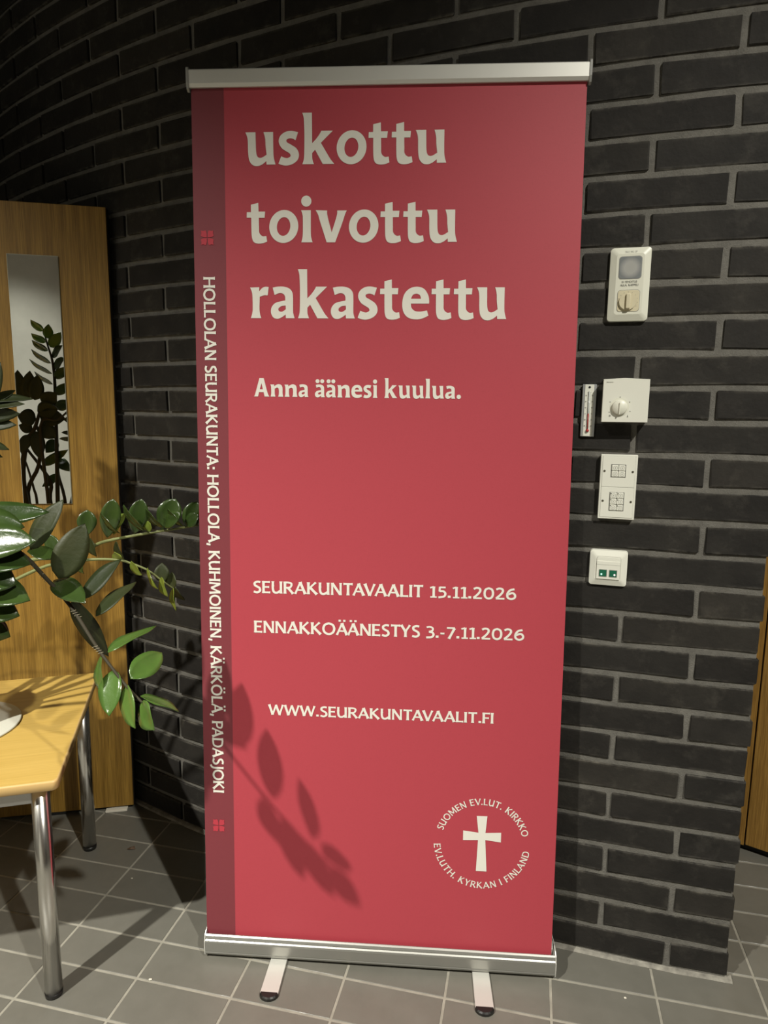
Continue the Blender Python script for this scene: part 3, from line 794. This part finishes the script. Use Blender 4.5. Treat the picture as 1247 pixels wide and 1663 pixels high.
# 1 dimmer + indicator plate
t = wall_thing('ventilation_switch', 'tall white switch plate with grey window above a round dial, highest on the brick wall', 'switch', .3356, 1.6532)
Wd, Hd = .0855, .1565
bm = bmesh.new()
a_, b_ = rounded_prism(bm, Wd, Hd, .008, .004, -.006, inset=.0007, close_back=True)
bm.faces.remove([f for f in bm.faces if len(f.verts) == len(b_) and all(v in f.verts for v in b_)][0])
L_ = len(b_)
c_, d_ = rounded_prism(bm, Wd-.028, Hd-.028, .006, -.0115, -.0116, inset=.0003)
for i in range(L_): bm.faces.new((b_[i], c_[i], c_[(i+1) % L_], b_[(i+1) % L_]))
obj('cover_plate', bm, 'plastic', t)
bm = bmesh.new(); rounded_prism(bm, .0465, .0470, .0065, -.0115, -.0122, inset=.0008); wn = obj('indicator_window', bm, 'lens_grey', t); wn.location = (0, 0, .0345)
bm = bmesh.new(); rounded_prism(bm, .0485, .0490, .007, -.0112, -.0118, inset=.0003, cz=.0345); obj('window_rim', bm, 'ink_grey', t)
bm = bmesh.new(); rounded_prism(bm, .0475, .0475, .007, -.0112, -.0118, inset=.0003, cz=-.0355); obj('dial_recess', bm, 'ink_grey', t)
bm = bmesh.new(); rounded_prism(bm, .0460, .0460, .0065, -.0114, -.0124, inset=.0010, cz=-.0355); obj('dial_base', bm, 'plastic_cream', t)
bm = bmesh.new(); cyl(bm, (-.001, -.012, -.0370), (-.001, -.0165, -.0370), .0186, .0180, 36)
box(bm, -.0050, .0046, -.0212, -.0165, -.0530, -.0210, .0018, 2); dl = obj('dial', bm, 'plastic_cream', t)
bm = bmesh.new()
for i in range(11):
    aa_ = math.radians(-120+24*i)
    p0 = Vector((-.001+.0204*math.sin(aa_), 0, -.037+.0204*math.cos(aa_)))
    box(bm, p0.x-.0006, p0.x+.0006, -.0128, -.0123, p0.z-.0006, p0.z+.0006)
o = obj('dial_marks', bm, 'ink_grey', t); o['kind'] = 'stuff'
dev_text('TKO MG 2P', 0, .0660, lambda z_: -.0118+max(0, z_-.0642)*.40, .0042, t, .0255, 'ink_grey')
dev_text('IV-TEHOSTUS', 0, .0028, -.0119, .0042, t, .0315)
dev_text('AULA. KAPPELI', 0, -.0042, -.0119, .0042, t, .0375)
# 2 thermostat
t = wall_thing('room_thermostat', 'square white thermostat with a round dial beside the thermometer', 'thermostat', .329, 1.4018)
bm = bmesh.new()
f_, b2 = [], []
outl = [(-.0485, -.048), (.0485, -.048), (.0485, .046), (-.004, .0485), (-.0485, .046)]
A = [bm.verts.new((x, .002, z)) for x, z in outl]; Bv = [bm.verts.new((x, -.034, z)) for x, z in outl]; Cv = [bm.verts.new((x*.985, -.036, z*.985)) for x, z in outl]
for q0, q1 in ((A, Bv), (Bv, Cv)):
    for i in range(5): bm.faces.new((q0[i], q0[(i+1) % 5], q1[(i+1) % 5], q1[i]))
bm.faces.new(Cv); bm.faces.new(list(reversed(A))); bmesh.ops.recalc_face_normals(bm, faces=bm.faces)
obj('housing', bm, 'plastic_white', t)
kx, kz = -.0115, -.0155
bm = bmesh.new(); cyl(bm, (kx, -.0358, kz+.001), (kx, -.0366, kz+.001), .0200, n=36); obj('dial_seat', bm, 'plastic', t)
bm = bmesh.new(); lathe(bm, [(.0168, 0), (.0165, .004), (.0145, .0062), (0, .0070)], 36)
bmesh.ops.transform(bm, matrix=Matrix.Translation((kx, -.0364, kz)) @ Matrix.Rotation(PI/2, 4, 'X'), verts=bm.verts)
box(bm, kx-.0013, kx+.0009, -.0455, -.040, kz-.0155, kz+.0105, .0005)
obj('dial', bm, 'plastic', t, False)
bm = bmesh.new()
for i, aa_ in enumerate((-118, -58, 0, 58, 112)):
    a = math.radians(aa_); x, z = kx+.0240*math.sin(a), kz+.0225*math.cos(a)
    box(bm, x-.0012, x+.0012, -.0365, -.0359, z-.0009, z+.0009)
lathe_c = (kx-.0195, kz-.0185)
cyl(bm, (lathe_c[0], -.0358, lathe_c[1]), (lathe_c[0], -.0365, lathe_c[1]), .0022, n=12)
x, z = kx+.0180, kz-.0190
bm.faces.new([bm.verts.new((x+a, -.0366, z+b)) for a, b in ((0, .0035), (-.0016, -.002), (.0016, -.002))])
o = obj('dial_marks', bm, 'ink_grey', t); o['kind'] = 'stuff'
dev_text('SIEMENS', -.0350, .0385, -.0363, .0018, t, .0145, 'ink_grey', 1.1)
# 3 thermometer
t = wall_thing('wall_thermometer', 'slim aluminium thermometer strip with a red column left of the thermostat', 'thermometer', .4058, 1.3788)
bm = bmesh.new(); box(bm, -.0155, .0155, -.0055, .003, -.0592, .0592, .0012, 1); obj('backing_strip', bm, 'aluminium_strip', t)
bm = bmesh.new(); box(bm, -.0098, .0098, -.0066, -.0054, -.0585, .0585, .0003); obj('scale_plate', bm, 'plastic_white', t)
bm = bmesh.new(); cyl(bm, (0, -.0085, -.042), (0, -.0085, .044), .0013, n=8); obj('glass_tube', bm, 'glass_tube', t)
bm = bmesh.new(); cyl(bm, (0, -.0088, -.044), (0, -.0088, -.007), .0014, n=8)
r = bmesh.ops.create_uvsphere(bm, u_segments=12, v_segments=8, radius=.0036); bmesh.ops.translate(bm, vec=(0, -.0082, -.0455), verts=r['verts']); obj('red_column', bm, 'red', t)
bm = bmesh.new(); cyl(bm, (0, -.0064, .0525), (0, -.0072, .0525), .0026, n=14); obj('screw', bm, 'black', t)
bm = bmesh.new()
for i in range(31):
    z = -.037+.0026*i; w_ = .0034 if i % 5 == 0 else .0022
    box(bm, -w_-.0012, -.0014, -.0070, -.0065, z-.0002, z+.0002); box(bm, .0014, w_+.0012, -.0070, -.0065, z-.0002, z+.0002)
obj('graduation', bm, 'ink_grey', t)
for i, n_ in enumerate(('20', '10', '0', '10', '20', '30')):
    for sx in (-1, 1): dev_text(n_, sx*.0070, -.036+.0137*i, -.0069, .0026, t, .0034*len(n_)/2, 'ink', 1.2)
# 4 button panel
t = wall_thing('lighting_control_panel', 'rectangular white control panel with ten small square buttons and four screws', 'control panel', .3325, 1.2063)
bm = bmesh.new(); box(bm, -.0398, .0398, -.012, .003, -.0742, .0742, .0012, 1); obj('housing', bm, 'plastic_white', t)
for sz, nm in ((1, 'front_plate'), (-1, 'front_plate')):
    bm = bmesh.new(); z0, z1 = (.0004, .0698) if sz > 0 else (-.0698, -.0004); box(bm, -.0352, .0352, -.0128, -.0119, z0, z1, .0004); obj(nm, bm, 'plastic_white', t)
bm = bmesh.new(); box(bm, -.0356, .0356, -.0123, -.0119, -.0702, .0702); obj('plate_seam', bm, 'ink_grey', t)
for sx in (-1, 1):
    for z in (.0362, -.0325):
        bm = bmesh.new(); cyl(bm, (sx*.0305, -.0122, z), (sx*.0305, -.0136, z), .0027, .0023, 14); obj('screw', bm, 'screw', t)
def button(x, z, dot):
    bm = bmesh.new(); box(bm, x-.0072, x+.0072, -.0150, -.0120, z-.0066, z+.0066, .0010, 1); b = obj('button', bm, 'plastic_white', t)
    bm = bmesh.new(); n = 18
    for r0, r1 in ((.0047, .0041),):
        A = [bm.verts.new((x+.0008+r0*math.cos(2*PI*i/n), -.01515, z-.0002+r0*math.sin(2*PI*i/n))) for i in range(n)]
        B = [bm.verts.new((x+.0008+r1*math.cos(2*PI*i/n), -.01515, z-.0002+r1*math.sin(2*PI*i/n))) for i in range(n)]
        for i in range(n): bm.faces.new((A[i], A[(i+1) % n], B[(i+1) % n], B[i]))
    box(bm, x+.0001, x+.0015, -.0153, -.0151, z-.0017, z+.0013)
    orient(bm); obj('button_symbol', bm, 'ink_grey', b)
    if dot: bm = bmesh.new(); cyl(bm, (x-.0050, -.0149, z+.0044), (x-.0050, -.0156, z+.0044), .0013, n=10); obj('button_light', bm, 'ink', b)
for z0, z1 in ((.0225, .0520), (-.0545, -.0115)):
    bm = bmesh.new(); box(bm, -.0166, .0156, -.0131, -.0120, z0, z1); obj('button_seam', bm, 'ink', t)
for ix, x in enumerate((-.0080, .0070)):
    for z in (.0442, .0303): button(x, z, False)
    for z in (-.0190, -.0330, -.0470): button(x, z, True)
# 5 indicator switch
t = wall_thing('indicator_switch', 'square white wall switch with two small green indicator lenses, lowest of the wall fittings', 'switch', .3413, 1.0151)
bm = bmesh.new()
a_, b_ = rounded_prism(bm, .0848, .0845, .007, .004, -.006, inset=.0008, close_back=True)
bm.faces.remove([f for f in bm.faces if len(f.verts) == len(b_) and all(v in f.verts for v in b_)][0])
c_, d_ = rounded_prism(bm, .0590, .0585, .0055, -.0105, -.0106, inset=.0003)
L_ = len(b_)
for i in range(L_): bm.faces.new((b_[i], c_[i], c_[(i+1) % L_], b_[(i+1) % L_]))
obj('cover_plate', bm, 'plastic_white', t)
bm = bmesh.new(); rounded_prism(bm, .0545, .0545, .0055, -.0102, -.0108, inset=.0002); obj('rocker_gap', bm, 'ink_grey', t)
bm = bmesh.new(); rounded_prism(bm, .0535, .0535, .0050, -.0104, -.0122, inset=.0008); obj('rocker', bm, 'plastic_white', t)
bm = bmesh.new(); box(bm, -.0262, .0262, -.0132, -.0118, -.0262, .0175, .0008, 1); obj('rocker_pad', bm, 'plastic_white', t)
bm = bmesh.new(); box(bm, -.0258, .0258, -.0134, -.0131, .0083, .0088); obj('rocker_line', bm, 'ink_grey', t)
for x, led in ((-.0115, 'led_green'), (.0110, 'led_pink')):
    bm = bmesh.new(); box(bm, x-.0090, x+.0090, -.0137, -.0130, -.0200, -.0025, .0008, 1); fr_ = obj('indicator_frame', bm, 'ink_grey', t)
    bm = bmesh.new(); box(bm, x-.0078, x+.0078, -.0142, -.0134, -.0188, -.0038, .0006, 1); obj('indicator_lens', bm, 'green_lens', fr_)
    lx = x-.003 if x < 0 else x+.0035
    bm = bmesh.new(); cyl(bm, (lx, -.0140, -.0140), (lx, -.0146, -.0140), .0020, n=12); obj('indicator_light', bm, led, fr_)

# ------------------------------------------------------------------ plant
plant = thing('potted_plant', 'glossy green potted plant with long arching leafy stems above the low table', 'plant', POT+Vector((0, 0, .0065)))
PI_ = Matrix.Translation(POT+Vector((0, 0, .0065))).inverted()
bm = bmesh.new(); lathe(bm, [(0, 0), (.060, 0), (.072, .01), (.088, .15), (.092, .165), (.088, .168), (.083, .160), (.080, .150), (0, .150)], 40); obj('pot', bm, 'pot', plant)
bm = bmesh.new(); lathe(bm, [(0, .1515), (.078, .1515), (.0795, .150)], 24); obj('soil', bm, 'soil', plant)
PT = POT+Vector((0, 0, .155))
def stem(pts, r0, r1, m_='stem'):
    """pts world; smooth through them"""
    q = []
    n = len(pts)
    for i in range(n-1):
        p0, p1, p2, p3 = pts[max(i-1, 0)], pts[i], pts[i+1], pts[min(i+2, n-1)]
        for k in range(5):
            t = k/5; q.append(.5*((2*p1)+(-p0+p2)*t+(2*p0-5*p1+4*p2-p3)*t*t+(-p0+3*p1-3*p2+p3)*t**3))
    q.append(pts[-1]); bm = bmesh.new(); N = len(q)
    tube(bm, [PI_ @ p for p in q], [r0+(r1-r0)*i/(N-1) for i in range(N)], 8)
    return obj('stem', bm, m_, plant)
def leaf(st_, B, T, wid, tilt=0.0, bend=.10, fold=.25, m_='leaf', view=None, twist=0.0, blunt=.55):
    ax = T-B; L = ax.length; ax.normalize()
    view = (CAM-(B+T)/2) if view is None else view
    nrm = (view-ax*view.dot(ax)).normalized()
    side_ = ax.cross(nrm).normalized()
    tl = math.radians(tilt)
    nrm, side_ = (nrm*math.cos(tl)+side_*math.sin(tl)), (side_*math.cos(tl)-nrm*math.sin(tl))
    bm = bmesh.new(); NS = 11; lanes = (-1, -.55, 0, .55, 1); rows = []
    th = .0005
    for i in range(NS+1):
        t = i/NS
        wv = (math.sin(PI*min(1, t**(.80+.5*(blunt-.5))))**(.72 if blunt < 1 else .62))*wid/2 if 0 < t < 1 else .0006
        if t > .86 and blunt < 1: wv *= 1-.35*((t-.86)/.14)
        tw = twist*(t-.5); s2 = side_*math.cos(tw)+nrm*math.sin(tw); n2 = nrm*math.cos(tw)-side_*math.sin(tw)
        c = B+ax*(L*t)-nrm*(bend*L*(4*t*(1-t)-.0))*-.25
        wob = .0012*math.sin(9*t+B.x*40)
        top = [c+s2*(l*wv)+n2*(fold*abs(l)*wv+(wob if abs(l) == 1 else 0)) for l in lanes]
        rows.append(([bm.verts.new(PI_ @ (p+n2*th)) for p in top], [bm.verts.new(PI_ @ (p-n2*th)) for p in top]))
    for (a, a2), (b, b2) in zip(rows, rows[1:]):
        for k in range(4):
            f = bm.faces.new((a[k], a[k+1], b[k+1], b[k])); f.smooth = True
            f = bm.faces.new((a2[k+1], a2[k], b2[k], b2[k+1])); f.smooth = True
        bm.faces.new((a[0], b[0], b2[0], a2[0])); bm.faces.new((a[4], a2[4], b2[4], b[4]))
    bm.faces.new((rows[0][0]+list(reversed(rows[0][1])))[:10]); bm.faces.new(list(reversed(rows[-1][0]))+rows[-1][1])
    bmesh.ops.recalc_face_normals(bm, faces=bm.faces)
    return obj('leaf', bm, m_, st_)
LAMP = Vector((-2.06, -.78, 3.95))
def pxleaf(st_, b, t, wpx, Yb, Yt, tilt=None, rw=.036, **kw):
    B, T = at(*b, Yb), at(*t, Yt); sc = ((B+T)/2-CAM).dot(fw)/F_PX
    w_ = wpx*sc; real = max(w_, rw)
    tl = math.degrees(math.acos(min(1, w_/real))) if tilt is None else tilt
    if tilt is not None: real = w_/max(.3, math.cos(math.radians(tilt)))
    # of the two tilts that look alike, take the one that opens the blade towards the lamp
    ax = (T-B).normalized(); vw = CAM-(B+T)/2; n0 = (vw-ax*vw.dot(ax)).normalized(); sd = ax.cross(n0); ld = (LAMP-B).normalized()
    def fc(a): a = math.radians(a); return abs((n0*math.cos(a)+sd*math.sin(a)).dot(ld))
    if tilt is None and fc(-tl) > fc(tl): tl = -tl
    return leaf(st_, B, T, real, tl, **kw)
# 1: long stem drooping to the right towards the camera
s1 = stem([PT+Vector((.02, -.02, 0)), Vector((-.99, 1.52, .95)), Vector((-.86, 1.42, 1.26)), at(-30, 852, 1.36), at(37, 901, 1.32), at(68, 932, 1.30), at(115, 985, 1.26), at(158, 1052, 1.21), at(200, 1108, 1.17), at(232, 1142, 1.14)], .0068, .0022)
L1 = [((50, 893), (103, 811), 32, 1.33, 1.36, 'leaf_under_shaded', .3), ((95, 940), (138, 850), 52, 1.29, 1.33, 'leaf_under_shaded', .12), ((44, 896), (100, 906), 22, 1.36, 1.40, 'leaf', .2),
      ((134, 974), (196, 908), 25, 1.28, 1.33, 'leaf_under_shaded', .2), ((156, 1001), (221, 945), 19, 1.25, 1.32, 'leaf_under_shaded', .2), ((88, 942), (139, 980), 38, 1.31, 1.22, 'leaf', .15),
      ((118, 972), (176, 1066), 30, 1.27, 1.32, 'leaf_under_shaded', .15), ((175, 1059), (254, 1017), 14, 1.20, 1.30, 'leaf_mid', .2), ((212, 1103), (263, 1060), 40, 1.16, 1.24, 'leaf_mid', .35),
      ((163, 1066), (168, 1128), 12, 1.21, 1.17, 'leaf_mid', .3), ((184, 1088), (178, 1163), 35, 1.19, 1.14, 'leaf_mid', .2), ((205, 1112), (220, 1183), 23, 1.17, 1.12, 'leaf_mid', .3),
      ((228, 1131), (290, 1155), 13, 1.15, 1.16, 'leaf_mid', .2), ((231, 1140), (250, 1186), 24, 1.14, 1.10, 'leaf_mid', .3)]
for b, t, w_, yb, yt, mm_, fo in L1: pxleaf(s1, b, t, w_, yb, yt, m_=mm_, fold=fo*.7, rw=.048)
bm = bmesh.new()
for px, py, yy in ((69, 933, 1.30), (93, 962, 1.275), (121, 992, 1.25), (156, 1050, 1.205)):
    for q in range(4):
        c = PI_ @ at(px+q*3, py+q*3.4, yy); cyl(bm, c+Vector((-.006, -.003, -.001)), c+Vector((.005, -.004, .003)), .0005, n=5)
o = obj('stem_scar', bm, 'stem_node', s1); o['kind'] = 'stuff'
# 2: near shiny stem hanging in from the left
s2 = stem([PT+Vector((.0, -.04, 0)), Vector((-1.02, 1.42, 1.0)), Vector((-.93, 1.27, 1.22)), Vector((-.80, 1.22, 1.20)), at(-62, 900, 1.22), at(-52, 1010, 1.20)], .009, .004)
for i, (b, t, w_, yb, yt) in enumerate((((-62, 842), (80, 832), 40, 1.24, 1.30), ((-60, 852), (40, 856), 52, 1.20, 1.24), ((-52, 886), (58, 879), 58, 1.19, 1.20), ((-52, 906), (50, 916), 52, 1.18, 1.20),
        ((-52, 932), (28, 948), 56, 1.17, 1.19), ((-48, 956), (49, 975), 54, 1.18, 1.19), ((-50, 984), (32, 1000), 50, 1.17, 1.19), ((-54, 1012), (17, 1034), 46, 1.17, 1.20))):
    pxleaf(s2, b, t, w_, yb, yt, tilt=(-24, -34, -26, -36, -22, -33, -25, -30)[i], fold=.22, m_='leaf')
# 3: upper horizontal stem behind, reaching the banner edge
s3 = stem([PT+Vector((.03, .02, 0)), Vector((-1.02, 1.62, .92)), at(30, 915, 1.68), at(100, 902, 1.68), at(146, 889, 1.67), at(172, 879, 1.66), at(234, 867, 1.65), at(290, 858, 1.65), at(322, 853, 1.65)], .007, .0025, 'stem_green')
for b, t, w_, yb, yt, mm_ in (((140, 870), (142, 828), 30, 1.66, 1.66, 'leaf'), ((174, 873), (184, 810), 32, 1.66, 1.65, 'leaf'), ((184, 868), (203, 834), 14, 1.67, 1.68, 'leaf_young'), ((194, 866), (164, 832), 7, 1.62, 1.60, 'leaf'),
        ((218, 867), (230, 810), 31, 1.65, 1.65, 'leaf'), ((235, 862), (200, 820), 10, 1.63, 1.61, 'leaf'), ((243, 864), (240, 846), 15, 1.65, 1.65, 'leaf_young'), ((262, 860), (285, 810), 38, 1.65, 1.66, 'leaf'),
        ((265, 857), (236, 826), 10, 1.63, 1.61, 'leaf'), ((268, 857), (292, 833), 20, 1.64, 1.62, 'leaf'), ((298, 855), (273, 826), 9, 1.64, 1.62, 'leaf'), ((300, 855), (320, 815), 27, 1.65, 1.66, 'leaf'),
        ((303, 855), (322, 836), 20, 1.64, 1.63, 'leaf'), ((319, 853), (329, 815), 18, 1.66, 1.68, 'leaf'), ((188, 879), (203, 912), 9, 1.65, 1.65, 'leaf_under_shaded'), ((147, 874), (156, 904), 12, 1.66, 1.66, 'leaf_under_shaded'), ((112, 898), (130, 866), 14, 1.67, 1.68, 'leaf'), ((96, 904), (78, 868), 22, 1.68, 1.68, 'leaf')):
    pxleaf(s3, b, t, w_, yb, yt, m_=mm_, fold=.3, blunt=1.35 if w_ > 13 else .7)
# 4: thin yellow-green stem drooping before the bricks
s4 = stem([PT+Vector((.04, 0, 0)), Vector((-1.0, 1.60, .88)), at(60, 925, 1.62), at(135, 910, 1.62), at(188, 909, 1.63), at(213, 915, 1.64), at(240, 926, 1.65), at(262, 942, 1.66), at(282, 956, 1.67)], .005, .0016, 'stem_green')
for b, t, w_, yb, yt, mm_ in (((197, 908), (186, 896), 12, 1.63, 1.62, 'leaf_young'), ((213, 911), (231, 934), 10, 1.62, 1.61, 'leaf_young'), ((240, 922), (256, 957), 5, 1.64, 1.62, 'leaf_young'), ((262, 937), (272, 969), 10, 1.65, 1.63, 'leaf_young'),
        ((281, 955), (286, 992), 7, 1.66, 1.65, 'leaf_young'), ((262, 945), (263, 914), 24, 1.67, 1.68, 'leaf_under_shaded'), ((281, 956), (279, 929), 17, 1.68, 1.69, 'leaf_under_shaded'), ((282, 953), (300, 975), 10, 1.68, 1.69, 'leaf_under_shaded'), ((130, 912), (136, 932), 9, 1.62, 1.62, 'leaf')):
    pxleaf(s4, b, t, w_, yb, yt, m_=mm_, fold=.3)
# 5: dark leaves at the left before the mirror
s5 = stem([PT+Vector((-.01, .03, 0)), Vector((-1.09, 1.66, 1.0)), Vector((-1.10, 1.68, 1.30)), at(-45, 690, 1.70), at(-12, 665, 1.72)], .008, .003)
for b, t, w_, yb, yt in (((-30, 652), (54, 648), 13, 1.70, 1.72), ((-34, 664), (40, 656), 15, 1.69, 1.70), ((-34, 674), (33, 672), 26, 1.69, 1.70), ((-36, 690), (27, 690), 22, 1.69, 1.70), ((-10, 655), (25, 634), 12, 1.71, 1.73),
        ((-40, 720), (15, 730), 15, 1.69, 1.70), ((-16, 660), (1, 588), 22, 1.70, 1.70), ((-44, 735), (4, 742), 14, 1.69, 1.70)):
    pxleaf(s5, b, t, w_, yb, yt, m_='leaf_under_shaded', fold=.2)
# stems and leaves that show in the mirror: built where they stand, between mirror and camera, left of the frame
mn = Vector((-pd.y, pd.x, 0)).normalized()
if mn.y > 0: mn = -mn
def refl(px, py, dist):
    d = ray(px, py); t = (pR-CAM).dot(mn)/d.dot(mn); Mx = CAM+d*t
    r = (d-2*d.dot(mn)*mn).normalized(); return Mx+r*dist
def mleaf(st_, b, t, wpx, db, dt, m_='leaf', fold=.2):
    B, T = refl(*b, db), refl(*t, dt); sc = (2.3+(db+dt)/2)/F_PX
    w_ = wpx*sc; real = max(w_, .034); tl = math.degrees(math.acos(min(1, w_/real)))
    cm = CAM-2*((CAM-pR).dot(mn))*mn
    leaf(st_, B, T, real, tl, m_=m_, fold=fold, view=cm-(B+T)/2)
s6 = stem([PT+Vector((.01, .0, 0)), refl(94, 760, .50), refl(92, 680, .50), refl(90, 618, .50), refl(86, 585, .50), refl(79, 562, .50), refl(72, 537, .50)], .0085, .0022)
for b, t, w_ in (((72, 538), (51, 520), 10), ((76, 556), (52, 542), 10), ((79, 570), (53, 553), 9), ((84, 590), (52, 568), 7), ((86, 607), (49, 584), 6), ((87, 624), (57, 604), 6),
        ((79, 550), (80, 527), 14), ((83, 564), (100, 540), 16), ((87, 581), (102, 561), 9), ((89, 600), (106, 580), 10), ((90, 614), (112, 596), 14), ((91, 640), (116, 622), 14), ((92, 662), (118, 652), 16)):
    mleaf(s6, b, t, w_, .50, .47, 'leaf_mid' if w_ > 9 and t[0] < 105 else 'leaf')
s7 = stem([PT+Vector((-.03, .02, 0)), refl(41, 800, .46), refl(43, 725, .45), refl(58, 695, .44), refl(66, 668, .44)], .013, .005)
for b, t, w_ in (((33, 648), (30, 601), 20), ((46, 648), (50, 602), 20), ((58, 650), (62, 609), 22), ((70, 655), (94, 638), 22), ((62, 668), (96, 664), 26), ((66, 676), (108, 680), 26), ((60, 680), (30, 676), 26), ((66, 690), (92, 712), 24), ((54, 698), (32, 690), 16), ((60, 700), (66, 745), 20), ((48, 705), (36, 735), 16)):
    mleaf(s7, b, t, w_, .44, .42, 'leaf_under_shaded')
s8 = stem([PT+Vector((.03, .03, 0)), refl(48, 815, .48), refl(64, 756, .47), refl(67, 712, .46), refl(60, 690, .46)], .009, .005)
s9 = stem([PT+Vector((.05, -.01, 0)), refl(84, 822, .52), refl(84, 785, .52), refl(67, 757, .51), refl(50, 735, .50), refl(34, 714, .49)], .009, .004)
s10 = stem([PT+Vector((.045, .03, 0)), refl(108, 822, .55), refl(96, 770, .55), refl(94, 738, .54), refl(93, 700, .54)], .007, .0035)
for b, t, w_ in (((70, 755), (112, 730), 14), ((94, 770), (70, 790), 12), ((94, 745), (116, 765), 16), ((93, 715), (76, 735), 18)):
    mleaf(s10, b, t, w_, .54, .50, 'leaf')
s11 = stem([PT+Vector((-.045, .0, 0)), refl(62, 820, .55), refl(56, 792, .55), refl(45, 755, .54), refl(31, 722, .53)], .006, .003)

# ------------------------------------------------------------------ crumbs on the floor
bm = bmesh.new()
r = [bm.verts.new(p) for p in ((-.016, -.003, .0006), (-.004, -.007, .004), (.012, -.002, .0008), (.006, .007, .006), (-.008, .005, .003), (0, 0, .008))]
for i in range(5): bm.faces.new((r[i], r[(i+1) % 5], r[5]))
bm.faces.new((r[4], r[3], r[2], r[1], r[0]))
o = obj('dry_leaf', bm, 'dry_leaf'); o.location = (-.779, 1.919, .0002); tag(o, 'small curled dry leaf on the floor tiles behind the table leg', 'leaf')
for (x, y), s_, lb in (((-.552, 1.434), .005, 'tiny white crumb on the floor between table leg and banner'), ((-.729, 1.786), .0035, 'tiny pale speck on the shaded floor tiles behind the table'), ((.587, 1.399), .0045, 'tiny white fleck on the floor right of the banner stand')):
    bm = bmesh.new(); bmesh.ops.create_icosphere(bm, subdivisions=1, radius=s_)
    for v in bm.verts: v.co = Vector((v.co.x*random.uniform(.7, 1.2), v.co.y*random.uniform(.4, .8), v.co.z*.3))
    o = obj('crumb', bm, 'crumb'); o.location = (x, y, s_*.31); tag(o, lb, 'crumb')
